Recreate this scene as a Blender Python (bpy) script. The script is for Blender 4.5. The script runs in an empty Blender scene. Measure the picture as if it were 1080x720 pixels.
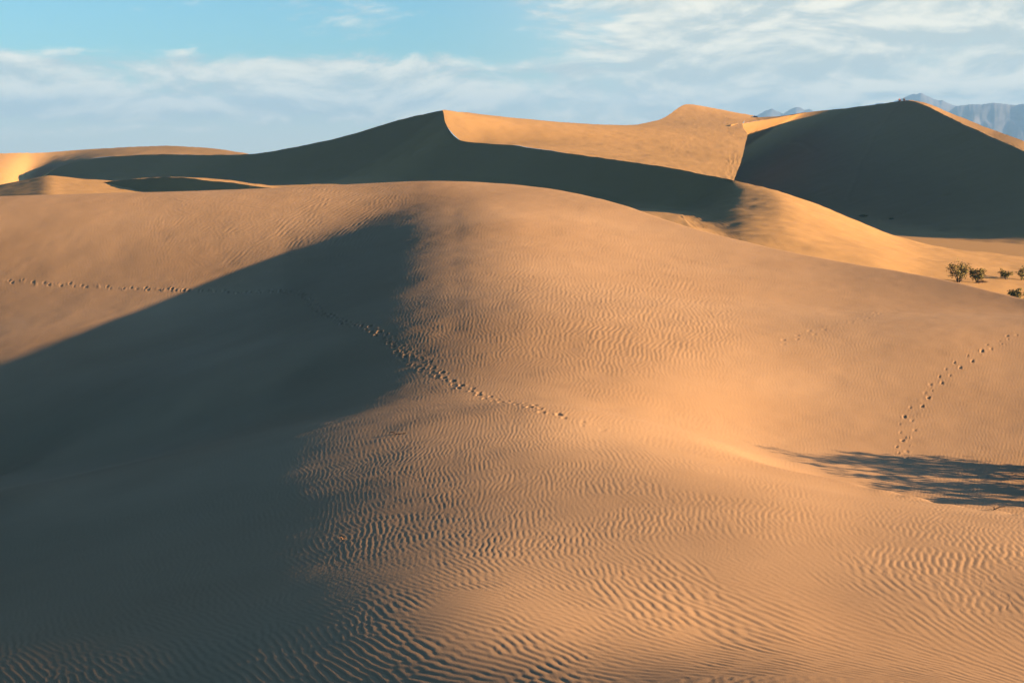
import bpy, math, random
import numpy as np
# heights of the near dune in fifths of a millimetre: one row per distance, first value then steps along the row
ZGRID = """
-20874 8 8 9 8 8 8 9 8 9 10 9 10 11 11 13 13 14 15 17 19 20 23 24 27 29 29 32 33 34 35 37 38 39 40 42 42 43 45 46 46 48 48 50 50 51 53 53 54 54 55 56 56 57 57 57 57 58 57 56 56 56 54 52 51 48 46 45 43 42 41 41 40 40 39 39 39 38 38 37 38 37 36 36 36 35 35 34 33 33 32 31 29 29 28 26 25 23 21 20 19 16 14 12 9 7 5 1 -1 -5 -7 -10 -11 -14 -15 -17 -19 -20 -21 -23 -23 -25 -25 -26 -27 -28 -28 -28 -29
-21191 9 8 8 9 8 9 8 9 9 10 10 10 11 12 12 14 14 16 17 18 21 22 24 26 27 29 31 32 33 35 36 38 38 41 41 42 44 45 46 47 49 49 51 52 52 54 55 55 57 57 58 58 59 59 60 60 59 60 59 59 58 58 55 55 52 52 49 49 48 46 46 45 45 43 44 42 43 41 42 40 40 39 39 38 37 36 35 34 34 31 31 29 28 27 25 23 21 19 18 15 13 11 8 6 3 1 -2 -5 -8 -10 -13 -15 -17 -19 -21 -22 -24 -25 -26 -28 -28 -29 -30 -31 -31 -31 -31 -32
-21508 9 8 9 8 9 9 9 9 9 10 10 11 11 12 13 13 15 16 17 19 20 22 23 25 26 29 29 32 32 34 36 37 39 40 41 43 44 45 47 48 49 51 51 53 54 55 57 57 58 59 60 60 62 61 62 63 62 62 63 61 61 61 59 59 57 56 55 54 52 52 51 50 50 48 48 47 46 45 45 44 43 42 41 40 39 37 37 35 33 33 30 29 27 25 24 21 19 17 15 13 10 7 5 2 0 -3 -6 -9 -11 -14 -16 -18 -21 -22 -25 -26 -27 -29 -30 -32 -32 -33 -33 -34 -35 -34 -35 -35
-21825 9 8 9 9 9 9 9 9 10 10 10 11 12 12 13 14 15 16 17 18 20 22 22 25 25 28 29 30 32 34 35 37 38 40 41 43 44 46 47 49 50 51 53 54 56 57 57 59 60 61 62 63 63 64 65 65 65 65 65 65 64 64 64 62 62 61 59 59 58 57 56 55 54 53 52 52 50 49 48 47 46 45 43 42 41 39 38 36 34 32 31 28 26 24 22 20 17 15 12 10 7 4 2 -2 -4 -6 -10 -12 -15 -17 -20 -22 -24 -26 -28 -30 -31 -33 -34 -35 -36 -37 -37 -38 -38 -38 -39 -38
-22142 8 9 9 9 9 10 9 10 9 11 10 11 12 13 13 14 15 16 17 18 20 21 22 24 25 27 28 30 31 33 35 37 38 39 41 43 45 46 48 49 51 52 54 56 57 58 59 61 62 63 64 65 65 67 67 67 68 68 69 68 68 67 68 66 66 66 64 64 63 62 61 60 58 58 57 55 54 53 52 51 49 47 46 44 42 41 39 36 35 33 30 28 25 23 21 18 15 12 10 7 3 2 -2 -5 -8 -10 -13 -16 -18 -21 -23 -26 -28 -30 -31 -34 -35 -37 -38 -39 -40 -41 -41 -42 -42 -42 -42 -42
-22461 10 9 9 9 10 9 10 9 11 10 11 11 12 13 13 14 15 16 17 18 19 21 22 23 25 26 28 29 31 33 34 36 38 40 41 43 45 46 48 51 51 54 55 56 58 60 61 63 63 65 67 67 68 69 70 70 71 71 72 71 72 71 72 71 70 70 69 69 68 66 66 65 63 63 61 59 59 56 56 53 52 50 48 47 44 42 40 37 35 33 30 27 25 22 19 16 13 10 7 4 1 -2 -6 -8 -11 -14 -16 -20 -22 -24 -27 -29 -32 -34 -35 -38 -39 -41 -42 -43 -44 -45 -45 -46 -46 -46 -46 -47
-22779 9 9 10 10 9 10 10 10 10 11 11 11 12 13 13 14 15 16 17 17 19 21 21 23 25 25 28 29 30 33 34 36 37 40 41 44 45 47 49 50 53 54 56 58 60 61 63 64 66 67 68 70 70 72 73 73 74 74 75 76 75 76 75 75 75 75 74 73 73 71 71 69 68 67 65 64 62 61 58 57 55 53 50 49 46 43 41 38 36 32 30 27 23 21 17 14 11 8 4 1 -2 -5 -8 -12 -14 -18 -20 -23 -26 -28 -31 -33 -35 -38 -39 -42 -43 -44 -46 -47 -48 -49 -50 -50 -51 -50 -51 -51
-23099 10 9 10 10 10 10 10 10 11 11 11 11 12 13 13 14 15 16 17 17 19 20 21 23 24 25 28 28 31 32 34 36 37 40 42 43 46 47 50 51 53 56 57 59 61 63 64 66 68 69 71 72 73 75 75 76 78 77 79 79 79 80 80 79 80 79 79 78 77 76 75 74 73 71 70 68 66 64 62 60 58 55 53 50 48 44 42 39 36 32 30 26 22 20 15 12 9 5 2 -2 -5 -8 -12 -15 -18 -21 -24 -26 -30 -32 -34 -37 -39 -42 -43 -45 -47 -49 -49 -52 -52 -53 -54 -55 -55 -55 -56 -55
-23420 10 10 10 10 10 11 10 10 11 11 12 11 13 12 14 14 15 15 17 18 18 20 21 22 24 26 26 29 30 32 34 36 38 40 41 44 46 48 50 53 54 56 59 60 62 65 66 68 70 71 73 75 76 77 78 80 80 82 82 83 83 84 84 84 84 84 83 83 82 81 80 78 78 75 74 72 70 68 65 63 61 58 55 52 49 45 43 39 36 32 29 25 22 17 14 10 7 2 -1 -4 -8 -12 -15 -18 -22 -24 -28 -30 -33 -36 -38 -41 -43 -45 -47 -49 -50 -53 -54 -55 -56 -58 -58 -59 -60 -60 -60 -61
-23741 10 10 10 10 11 10 11 10 11 12 11 12 13 12 14 14 15 16 16 18 19 19 21 23 24 25 27 28 30 32 34 36 38 40 42 45 46 49 51 53 55 57 60 62 63 66 68 70 72 74 75 77 79 80 82 83 84 85 86 87 87 88 88 89 88 88 88 88 86 86 85 83 82 80 78 76 74 71 69 66 63 60 57 54 50 47 43 39 36 32 28 24 20 16 12 8 4 0 -4 -8 -11 -15 -18 -22 -24 -29 -31 -34 -36 -40 -42 -44 -47 -48 -51 -53 -54 -56 -58 -59 -60 -62 -62 -64 -64 -65 -65 -65
-24065 11 10 10 11 11 10 11 11 11 12 11 13 12 13 14 14 16 15 17 18 18 20 21 23 24 25 27 28 31 32 34 36 39 40 43 44 47 50 51 54 57 58 61 63 66 67 70 72 74 76 78 80 81 84 84 87 87 89 90 90 92 92 93 92 93 93 93 92 92 90 89 88 86 85 82 80 77 75 72 69 66 62 58 56 51 48 43 40 35 31 27 22 19 14 9 6 1 -2 -7 -10 -15 -18 -22 -25 -28 -32 -34 -38 -40 -43 -46 -47 -51 -52 -54 -56 -58 -60 -61 -62 -64 -66 -66 -67 -69 -69 -70 -70
-24391 11 11 11 11 11 11 11 11 12 11 12 13 13 13 14 15 15 16 17 18 19 20 21 23 24 25 27 29 31 32 35 36 39 41 43 46 47 50 53 55 57 60 63 64 67 70 72 74 76 79 80 83 84 87 88 89 91 93 93 95 96 96 97 97 98 97 98 96 96 96 93 93 90 89 86 84 81 79 74 72 68 64 60 57 52 48 43 39 35 30 25 21 16 12 7 3 -1 -6 -9 -14 -17 -22 -25 -28 -32 -35 -38 -41 -44 -46 -49 -52 -53 -56 -57 -60 -61 -63 -64 -66 -67 -69 -69 -70 -72 -72 -74 -74
-24719 12 11 11 12 11 12 11 12 12 12 12 13 13 14 14 15 16 16 18 18 19 20 22 23 24 26 28 29 31 33 35 37 39 42 44 46 48 51 54 56 59 61 64 66 69 72 74 76 79 81 83 85 88 89 92 93 95 96 97 99 100 100 102 101 102 102 102 102 100 100 98 97 95 93 90 88 85 81 78 74 70 66 61 57 53 48 42 39 33 28 24 19 13 10 4 1 -5 -8 -13 -17 -21 -24 -28 -32 -35 -39 -41 -45 -47 -50 -52 -54 -57 -59 -61 -63 -64 -66 -67 -68 -70 -70 -72 -73 -73 -74 -75 -75
-25050 12 12 12 12 12 12 12 13 12 13 13 13 14 14 15 15 16 17 18 18 20 21 22 23 25 27 28 30 31 34 36 37 40 43 44 48 49 52 55 58 60 62 66 68 71 73 77 78 81 84 86 89 90 93 95 96 99 100 101 103 104 105 105 106 107 106 107 106 105 104 103 101 99 97 94 91 88 85 80 76 72 68 62 57 53 47 42 37 31 26 21 16 11 6 2 -3 -7 -12 -16 -20 -24 -27 -32 -35 -38 -42 -44 -48 -50 -53 -56 -58 -60 -61 -64 -66 -66 -69 -69 -70 -72 -72 -73 -74 -74 -75 -75 -74
-25384 13 13 13 12 13 13 13 13 13 13 14 14 14 15 15 16 17 17 18 20 20 22 23 24 25 28 29 30 33 34 37 38 41 44 45 49 50 54 56 59 61 65 67 70 73 76 78 81 84 87 89 91 94 96 98 101 102 103 106 107 108 109 110 110 111 111 111 110 110 108 107 105 103 101 98 94 91 87 83 78 74 68 63 58 51 46 40 35 28 23 18 12 8 3 -2 -7 -10 -15 -19 -23 -26 -31 -34 -38 -41 -45 -47 -51 -53 -57 -58 -61 -63 -65 -66 -68 -69 -70 -70 -72 -73 -73 -73 -74 -74 -74 -74 -75
-25721 14 14 13 14 14 13 14 14 14 14 14 15 15 16 16 17 17 18 20 20 21 22 24 25 27 28 30 32 33 36 37 40 42 45 47 49 52 55 58 61 63 66 70 72 75 78 81 84 86 90 92 94 97 100 102 104 106 107 110 111 112 113 115 114 115 115 115 114 114 112 111 109 107 104 101 97 94 89 85 80 75 69 63 57 50 44 38 31 25 19 13 8 3 -1 -6 -10 -14 -18 -22 -25 -29 -33 -37 -40 -44 -47 -51 -53 -57 -59 -61 -64 -66 -67 -68 -69 -71 -71 -72 -72 -72 -73 -73 -73 -73 -73 -73 -73
-26062 15 15 15 14 15 15 15 15 15 15 16 15 17 16 17 18 19 19 20 21 23 23 25 26 28 30 31 33 34 37 39 41 44 46 48 51 54 57 59 62 66 68 72 74 78 80 84 87 89 92 96 98 100 103 106 108 109 112 114 115 116 118 118 119 119 119 119 118 117 116 114 112 109 107 104 100 96 92 86 81 75 69 63 55 48 41 34 27 21 14 8 3 -2 -6 -11 -14 -18 -21 -24 -28 -31 -34 -39 -42 -46 -50 -53 -56 -60 -62 -64 -66 -68 -68 -70 -71 -71 -71 -72 -71 -72 -72 -71 -72 -71 -71 -71 -71
-26407 16 17 16 16 16 16 16 17 16 17 16 18 17 18 19 19 20 20 22 22 24 25 26 28 29 31 32 35 36 38 41 43 45 47 51 53 55 59 61 65 67 71 74 77 80 84 86 90 92 96 99 101 104 107 109 112 114 115 118 119 121 121 123 123 123 122 123 121 120 119 116 115 112 109 105 102 98 93 88 81 76 68 60 53 45 37 29 22 15 8 3 -3 -8 -12 -15 -19 -22 -24 -27 -30 -32 -35 -40 -43 -48 -52 -56 -59 -62 -65 -66 -68 -69 -70 -70 -71 -71 -70 -71 -70 -70 -70 -69 -69 -69 -68 -69 -68
-26756 18 18 17 18 18 18 17 18 18 19 18 19 19 20 20 21 21 22 24 24 25 27 27 30 31 32 34 37 38 40 42 45 47 50 52 55 58 61 63 67 70 74 76 80 83 87 90 92 96 100 102 105 108 110 113 116 118 120 122 123 125 125 126 127 127 126 125 124 123 120 119 116 113 110 107 103 98 94 87 82 74 66 58 48 41 32 23 15 9 2 -4 -9 -13 -18 -21 -24 -27 -28 -30 -32 -32 -35 -39 -44 -49 -55 -58 -62 -64 -67 -68 -69 -70 -70 -69 -70 -69 -69 -68 -68 -67 -67 -66 -66 -65 -66 -65 -65
-27110 20 19 20 20 20 19 20 20 20 21 20 21 21 21 23 22 24 24 25 26 27 29 29 32 33 34 36 39 40 42 45 47 49 52 55 57 61 63 67 70 73 76 80 83 86 90 93 96 100 103 106 109 112 114 118 119 122 124 126 128 128 130 130 130 130 129 128 126 125 121 119 116 113 110 107 104 98 92 86 80 72 62 53 43 34 24 16 8 1 -4 -10 -15 -19 -23 -26 -29 -32 -33 -34 -35 -35 -33 -35 -44 -51 -56 -61 -63 -67 -67 -69 -69 -69 -68 -68 -67 -67 -65 -65 -65 -63 -63 -62 -62 -62 -61 -61 -61
-27470 23 22 22 22 22 23 22 22 23 22 23 23 23 24 25 24 26 26 28 28 30 30 33 33 36 36 39 41 42 45 48 49 52 55 58 60 64 66 70 73 76 80 83 87 90 93 97 101 103 107 110 114 116 119 121 124 126 129 129 132 132 134 133 134 133 131 130 128 125 121 119 115 111 108 104 104 99 90 83 73 65 56 45 36 25 17 8 1 -5 -11 -16 -20 -25 -28 -31 -34 -36 -38 -38 -39 -39 -38 -36 -38 -50 -57 -61 -65 -66 -67 -67 -68 -66 -66 -65 -63 -63 -61 -61 -59 -59 -58 -58 -57 -57 -57 -56 -57
-27835 26 25 25 25 25 25 25 25 25 26 25 26 26 26 27 28 28 29 30 31 32 34 35 36 38 40 42 43 46 48 50 53 55 59 60 64 67 70 74 76 80 84 87 90 94 98 101 105 108 112 114 118 121 124 126 128 131 132 134 135 136 137 137 136 136 133 131 128 124 120 116 113 110 106 104 98 91 83 75 65 57 48 38 27 17 8 1 -6 -12 -17 -22 -26 -30 -33 -36 -38 -41 -42 -43 -42 -43 -42 -39 -40 -49 -55 -60 -62 -64 -65 -64 -64 -62 -61 -60 -59 -57 -56 -55 -54 -53 -53 -52 -52 -52 -52 -51 -51
-28205 29 28 28 29 28 28 29 28 29 28 29 29 29 29 30 31 31 32 33 34 36 36 39 39 42 43 45 47 49 52 54 56 59 62 65 68 71 74 78 81 84 88 91 95 99 102 106 109 113 117 119 123 126 129 131 133 135 137 138 139 140 139 139 139 136 136 131 127 121 115 112 109 107 101 96 89 82 73 64 57 48 39 29 18 9 0 -8 -13 -19 -23 -28 -31 -35 -38 -40 -44 -44 -47 -47 -47 -46 -45 -43 -43 -49 -54 -56 -59 -60 -60 -59 -57 -57 -54 -54 -52 -51 -49 -49 -48 -47 -46 -47 -46 -46 -46 -46 -46
-28581 32 32 32 33 32 32 32 32 32 33 32 32 33 33 34 34 34 36 37 38 39 40 42 44 45 47 49 51 54 56 58 61 63 67 69 73 75 79 83 85 90 93 96 100 104 107 112 114 118 122 125 128 132 134 136 138 140 142 142 143 142 143 141 139 136 134 132 122 115 110 105 99 95 91 85 79 70 62 54 46 39 30 20 10 0 -9 -16 -20 -26 -29 -33 -36 -40 -43 -45 -48 -49 -50 -51 -51 -50 -48 -46 -46 -49 -52 -53 -54 -53 -53 -51 -50 -48 -47 -46 -44 -43 -42 -42 -41 -40 -41 -40 -40 -40 -41 -40 -40
-28964 37 36 37 36 37 36 37 36 37 36 36 37 37 37 38 38 39 40 41 42 43 45 46 48 50 52 54 56 58 61 63 66 69 72 74 78 82 84 88 92 95 98 102 106 110 113 117 121 124 128 131 134 137 140 142 144 145 146 147 147 145 143 145 142 136 127 120 113 104 97 91 86 82 79 73 67 58 50 42 36 29 21 11 0 -10 -17 -23 -28 -31 -35 -39 -41 -44 -48 -49 -52 -53 -54 -54 -54 -53 -52 -49 -47 -49 -49 -48 -46 -46 -43 -42 -41 -39 -37 -36 -36 -35 -34 -34 -34 -34 -33 -35 -34 -34 -35 -35 -35
-29353 41 42 42 41 41 42 41 42 41 41 41 41 42 42 42 43 44 44 46 47 48 50 52 53 55 57 60 61 64 67 69 72 75 79 81 84 88 91 94 98 102 105 109 112 116 120 124 127 131 134 138 141 143 146 148 151 152 150 149 152 152 146 141 132 125 117 108 97 89 81 75 70 68 65 61 53 45 36 29 25 19 12 1 -9 -18 -26 -30 -35 -37 -40 -43 -46 -49 -51 -53 -55 -56 -57 -58 -57 -55 -54 -51 -49 -46 -44 -41 -38 -36 -33 -31 -30 -28 -27 -27 -26 -26 -26 -27 -27 -27 -28 -28 -29 -29 -29 -30 -29
-29750 47 48 47 47 47 47 47 47 47 47 46 47 47 47 48 48 49 50 51 52 54 56 57 59 62 63 66 69 71 73 77 79 82 86 89 92 95 98 102 106 109 113 116 120 124 128 131 135 138 142 145 149 151 151 151 159 161 157 155 150 144 138 130 122 112 103 92 80 70 63 57 54 51 50 47 39 29 22 16 13 9 3 -8 -18 -26 -34 -37 -41 -42 -45 -47 -49 -52 -54 -56 -58 -58 -60 -59 -59 -57 -55 -53 -49 -42 -37 -33 -27 -25 -21 -19 -18 -18 -17 -16 -18 -17 -19 -20 -20 -21 -22 -23 -24 -25 -24 -25 -26
-30155 54 54 54 54 53 54 53 53 53 53 53 52 53 53 54 54 55 56 57 59 60 62 65 66 68 72 73 77 79 82 85 88 91 94 97 101 104 107 111 114 118 121 126 129 133 136 140 146 147 148 150 158 164 161 161 159 158 154 149 143 135 126 118 108 98 87 73 61 50 42 39 35 35 33 31 22 13 8 4 1 0 -6 -16 -26 -35 -40 -44 -45 -47 -48 -49 -52 -54 -56 -58 -59 -60 -61 -60 -59 -58 -55 -53 -47 -38 -29 -21 -17 -12 -9 -8 -6 -7 -7 -8 -9 -10 -12 -14 -15 -16 -18 -19 -19 -21 -21 -21 -22
-30567 61 61 61 61 61 60 61 60 60 60 60 60 59 60 60 61 62 63 64 65 68 69 72 75 77 79 83 86 89 92 95 98 101 105 107 111 113 118 121 124 128 131 136 142 144 145 146 157 164 161 162 161 162 160 159 157 153 149 142 133 124 114 103 92 81 67 53 39 28 23 19 18 17 16 12 5 -3 -6 -8 -8 -10 -15 -24 -33 -42 -46 -48 -49 -49 -50 -52 -53 -55 -56 -59 -59 -60 -60 -59 -59 -57 -53 -52 -45 -30 -20 -11 -4 -1 3 3 4 3 1 0 -3 -5 -7 -9 -11 -13 -14 -16 -17 -17 -19 -19 -19
-30988 69 69 69 69 69 69 68 68 68 68 68 67 68 67 68 68 70 70 72 74 75 78 81 83 87 89 94 97 100 104 107 110 113 117 119 122 124 128 133 138 141 141 143 157 163 161 162 163 163 162 161 160 160 158 156 154 149 143 134 123 112 99 87 73 61 46 30 17 7 3 1 1 0 -2 -7 -13 -18 -20 -19 -17 -18 -22 -31 -40 -47 -51 -52 -51 -51 -51 -52 -53 -54 -56 -57 -58 -58 -58 -58 -56 -55 -50 -49 -40 -24 -10 0 6 10 12 12 12 9 8 4 2 -1 -4 -7 -8 -11 -13 -14 -16 -16 -17 -18 -17
-31417 77 78 78 77 78 77 78 77 76 77 77 76 76 77 77 77 78 79 80 83 85 87 90 94 98 101 106 110 114 118 122 124 126 128 132 137 139 139 140 155 162 160 162 163 163 164 164 163 163 162 160 159 158 156 155 151 144 136 126 113 98 84 69 54 39 24 9 -5 -12 -15 -15 -15 -16 -19 -25 -31 -34 -32 -28 -26 -26 -29 -37 -46 -52 -55 -54 -53 -51 -50 -51 -51 -52 -54 -54 -56 -55 -54 -54 -52 -51 -46 -44 -35 -16 -1 8 14 17 19 17 16 13 10 6 3 0 -3 -6 -9 -10 -13 -15 -15 -17 -17 -18 -18
-31855 87 87 87 87 87 87 86 87 87 86 87 86 87 86 87 87 88 89 91 92 95 99 101 106 111 116 120 124 128 134 140 142 142 139 140 154 161 160 161 162 163 163 164 164 165 165 164 164 163 161 160 158 158 157 153 148 140 129 117 101 85 69 51 36 20 5 -10 -23 -30 -29 -28 -29 -30 -35 -41 -48 -49 -44 -37 -33 -33 -35 -43 -51 -57 -59 -56 -53 -50 -48 -48 -48 -49 -50 -51 -51 -50 -50 -48 -47 -45 -40 -38 -29 -9 5 13 18 20 19 18 16 12 8 5 2 -2 -5 -8 -10 -13 -14 -17 -17 -19 -19 -19 -20
-32301 96 97 97 97 97 97 97 97 97 98 97 98 98 98 98 99 99 101 102 104 107 110 116 120 126 133 140 143 143 144 157 164 160 161 161 162 162 163 163 164 163 165 164 165 166 166 165 164 164 162 161 160 159 156 151 145 135 123 108 90 73 54 36 19 4 -10 -24 -36 -41 -40 -38 -39 -42 -47 -54 -63 -63 -53 -45 -40 -38 -42 -48 -56 -62 -62 -57 -53 -48 -45 -44 -44 -45 -45 -46 -46 -45 -43 -42 -40 -37 -33 -30 -22 -5 7 13 16 17 15 13 10 7 4 0 -4 -6 -9 -12 -15 -16 -19 -20 -21 -22 -23 -23 -23
-32757 108 107 108 107 108 107 108 108 109 109 109 110 110 111 112 112 113 114 115 117 120 126 132 140 144 148 163 171 167 167 166 165 165 165 164 164 164 164 164 164 165 165 165 166 167 167 166 166 165 163 163 161 159 155 150 141 130 116 100 81 62 42 23 5 -9 -21 -33 -42 -47 -46 -46 -46 -49 -56 -63 -70 -70 -61 -51 -45 -44 -47 -52 -61 -67 -65 -57 -51 -45 -41 -40 -39 -40 -40 -41 -40 -38 -36 -35 -31 -29 -25 -22 -15 -4 4 7 7 8 5 4 0 -2 -6 -8 -11 -14 -16 -19 -20 -23 -24 -25 -26 -28 -28 -28 -28
-33221 119 118 119 118 119 119 120 119 121 121 122 122 124 125 126 127 129 130 131 134 136 141 149 171 180 176 176 174 172 170 168 167 166 166 165 164 165 164 165 164 165 166 166 167 168 168 167 167 166 166 163 162 158 154 146 137 125 110 93 74 53 32 12 -5 -18 -28 -39 -45 -48 -49 -48 -50 -54 -60 -66 -71 -71 -63 -54 -49 -48 -51 -56 -63 -68 -65 -56 -48 -41 -37 -35 -35 -34 -36 -35 -34 -32 -29 -26 -24 -20 -16 -13 -10 -6 -5 -5 -6 -7 -9 -11 -13 -15 -17 -20 -21 -23 -26 -27 -28 -30 -32 -32 -34 -34 -35 -35 -36
-33692 129 130 130 130 130 131 131 132 133 133 135 136 138 140 141 143 146 148 152 155 160 168 176 186 192 190 180 174 173 169 168 167 166 165 164 165 165 164 164 165 165 167 167 168 170 169 169 168 167 166 164 161 157 150 143 132 120 106 88 68 47 25 4 -12 -23 -33 -40 -46 -48 -49 -48 -50 -55 -60 -65 -68 -67 -61 -54 -49 -50 -53 -58 -63 -65 -61 -53 -44 -36 -33 -30 -30 -30 -31 -30 -29 -26 -22 -18 -15 -12 -9 -5 -6 -12 -17 -21 -23 -25 -26 -28 -29 -30 -31 -32 -34 -34 -36 -37 -39 -39 -41 -41 -42 -43 -44 -43 -44
-34171 141 141 142 141 142 142 144 144 145 146 148 150 152 154 157 161 163 168 172 178 184 190 196 197 197 192 179 172 171 168 166 165 165 164 164 165 164 164 164 165 166 167 167 170 176 175 170 168 166 165 163 160 154 148 138 128 116 102 84 64 43 22 1 -15 -25 -34 -41 -44 -47 -46 -45 -48 -53 -57 -61 -63 -61 -56 -49 -48 -49 -52 -57 -61 -61 -56 -48 -38 -31 -27 -26 -26 -27 -27 -27 -24 -21 -16 -12 -8 -4 -4 1 -4 -20 -30 -37 -41 -43 -44 -45 -45 -45 -46 -46 -47 -47 -48 -49 -49 -50 -52 -51 -53 -53 -54 -53 -54
-34655 152 152 153 153 153 154 155 156 158 159 161 164 166 169 172 177 180 186 191 197 201 205 206 203 197 190 177 170 169 166 165 164 164 163 164 165 165 165 164 166 167 169 172 173 176 174 173 169 166 165 162 158 153 145 135 124 114 99 81 62 42 22 2 -13 -25 -32 -38 -42 -42 -43 -42 -44 -48 -52 -55 -56 -54 -48 -43 -44 -46 -51 -55 -57 -56 -51 -42 -32 -26 -23 -23 -24 -24 -25 -24 -22 -18 -14 -8 -2 0 0 3 -5 -27 -41 -50 -55 -59 -59 -61 -60 -60 -60 -61 -60 -60 -61 -61 -62 -62 -63 -64 -64 -65 -65 -65 -65
-35146 163 164 163 164 165 165 167 168 170 171 174 177 179 183 187 191 195 201 205 209 212 213 210 203 196 186 176 169 167 165 164 164 164 165 165 166 167 167 167 169 171 172 174 174 175 174 173 170 168 165 162 157 152 143 134 122 112 97 81 63 43 25 6 -9 -21 -28 -33 -37 -38 -37 -37 -38 -42 -45 -48 -47 -45 -42 -38 -38 -43 -48 -53 -54 -52 -47 -39 -27 -22 -22 -22 -23 -24 -24 -24 -21 -18 -13 -7 -1 1 -1 1 -8 -31 -47 -58 -64 -69 -72 -72 -74 -73 -73 -74 -74 -73 -74 -75 -75 -75 -76 -77 -76 -78 -77 -78 -77
-35641 173 174 174 175 175 177 178 179 181 183 186 189 191 196 199 203 207 210 214 217 216 215 211 202 193 184 175 169 167 165 165 165 166 166 168 169 170 172 171 173 175 175 175 176 176 174 173 172 168 167 163 158 151 143 134 122 111 98 82 65 48 29 13 -3 -14 -22 -28 -30 -31 -30 -31 -31 -35 -36 -39 -39 -37 -34 -34 -35 -40 -45 -49 -52 -51 -45 -38 -28 -24 -22 -23 -24 -25 -25 -25 -23 -19 -16 -10 -4 -3 -5 -4 -11 -33 -49 -60 -69 -74 -79 -81 -83 -84 -85 -86 -86 -87 -88 -88 -88 -90 -89 -90 -90 -91 -90 -91 -91
-36142 184 184 184 185 185 187 188 190 192 194 196 199 203 205 209 212 215 217 218 219 218 214 208 200 192 183 175 170 168 167 167 168 169 171 171 174 174 177 176 178 179 179 178 178 178 177 175 173 171 168 165 159 153 144 134 123 113 99 85 69 54 36 21 5 -7 -14 -20 -22 -23 -23 -23 -24 -26 -28 -30 -30 -30 -28 -29 -33 -37 -44 -49 -51 -51 -47 -41 -33 -29 -26 -26 -27 -27 -28 -27 -25 -24 -20 -15 -12 -10 -12 -10 -16 -33 -47 -60 -68 -77 -81 -87 -90 -92 -95 -97 -98 -99 -101 -102 -102 -103 -104 -104 -104 -104 -104 -104 -104
-36647 193 193 194 194 195 196 197 200 201 203 206 208 211 213 216 218 220 220 220 219 216 212 206 199 190 184 178 173 170 170 171 172 174 175 177 178 180 182 183 184 184 184 183 182 182 180 178 177 174 171 167 161 155 146 136 125 115 103 89 75 60 45 29 14 3 -6 -11 -14 -15 -15 -15 -16 -18 -20 -22 -23 -23 -24 -26 -31 -37 -45 -50 -54 -54 -52 -46 -41 -36 -32 -32 -31 -30 -31 -30 -30 -28 -26 -24 -20 -19 -19 -17 -20 -34 -45 -57 -66 -76 -82 -89 -95 -99 -103 -107 -110 -112 -113 -115 -116 -117 -118 -117 -118 -117 -118 -117 -117
-37158 202 202 202 203 203 205 206 208 209 211 214 215 217 219 221 221 222 221 220 218 215 210 205 198 191 186 181 177 174 175 176 178 179 181 184 185 187 189 191 190 191 189 189 187 187 185 182 181 177 175 170 164 158 148 140 128 119 106 94 82 67 55 38 24 11 4 -3 -6 -7 -7 -7 -8 -12 -13 -16 -17 -19 -21 -24 -31 -39 -47 -54 -59 -60 -59 -55 -50 -44 -40 -37 -36 -35 -34 -35 -34 -34 -32 -31 -30 -28 -27 -23 -24 -34 -44 -54 -64 -74 -82 -91 -99 -105 -112 -116 -120 -124 -126 -128 -130 -130 -130 -131 -130 -130 -130 -129 -130
-37674 210 209 210 210 211 213 213 215 216 218 219 221 222 223 223 224 223 222 219 217 213 209 205 200 194 190 185 182 181 181 183 185 187 188 191 192 195 198 199 199 197 197 194 194 191 190 188 185 182 179 174 168 161 152 143 132 123 112 100 88 76 63 47 33 21 12 5 2 0 0 -1 -2 -6 -9 -11 -13 -17 -19 -25 -32 -43 -52 -60 -66 -68 -68 -64 -59 -54 -47 -44 -41 -39 -39 -39 -38 -39 -39 -39 -38 -36 -34 -29 -28 -35 -43 -52 -62 -73 -83 -94 -104 -112 -120 -127 -131 -136 -138 -140 -141 -142 -143 -142 -141 -141 -141 -140 -140
-38195 216 216 216 217 218 218 220 221 221 223 224 225 225 226 226 225 224 222 219 217 213 210 206 204 200 195 192 189 188 190 191 193 195 197 199 202 204 206 208 207 205 203 201 200 197 196 192 191 187 184 178 173 165 156 147 138 128 117 106 95 83 71 56 41 29 20 13 9 6 5 4 1 -2 -5 -9 -12 -15 -20 -27 -37 -47 -58 -68 -75 -78 -78 -74 -68 -62 -56 -50 -46 -43 -43 -42 -43 -44 -44 -46 -46 -44 -39 -35 -32 -35 -42 -51 -61 -75 -87 -100 -112 -121 -131 -137 -142 -147 -150 -151 -152 -152 -152 -152 -150 -150 -149 -149 -148
-38722 221 221 222 222 223 224 225 225 226 227 228 228 228 228 228 226 225 223 221 218 215 212 211 210 207 204 200 197 198 199 201 202 204 207 208 211 213 216 216 214 212 211 208 206 204 202 199 196 193 188 184 177 170 161 153 142 133 123 113 101 90 78 63 48 36 27 20 15 10 9 6 3 0 -4 -8 -11 -17 -23 -31 -42 -54 -66 -76 -85 -88 -88 -84 -78 -71 -62 -56 -50 -48 -46 -46 -46 -48 -50 -51 -53 -50 -45 -40 -34 -34 -41 -51 -66 -81 -96 -111 -123 -133 -142 -149 -154 -158 -160 -161 -161 -160 -159 -157 -157 -155 -155 -154 -154
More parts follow.
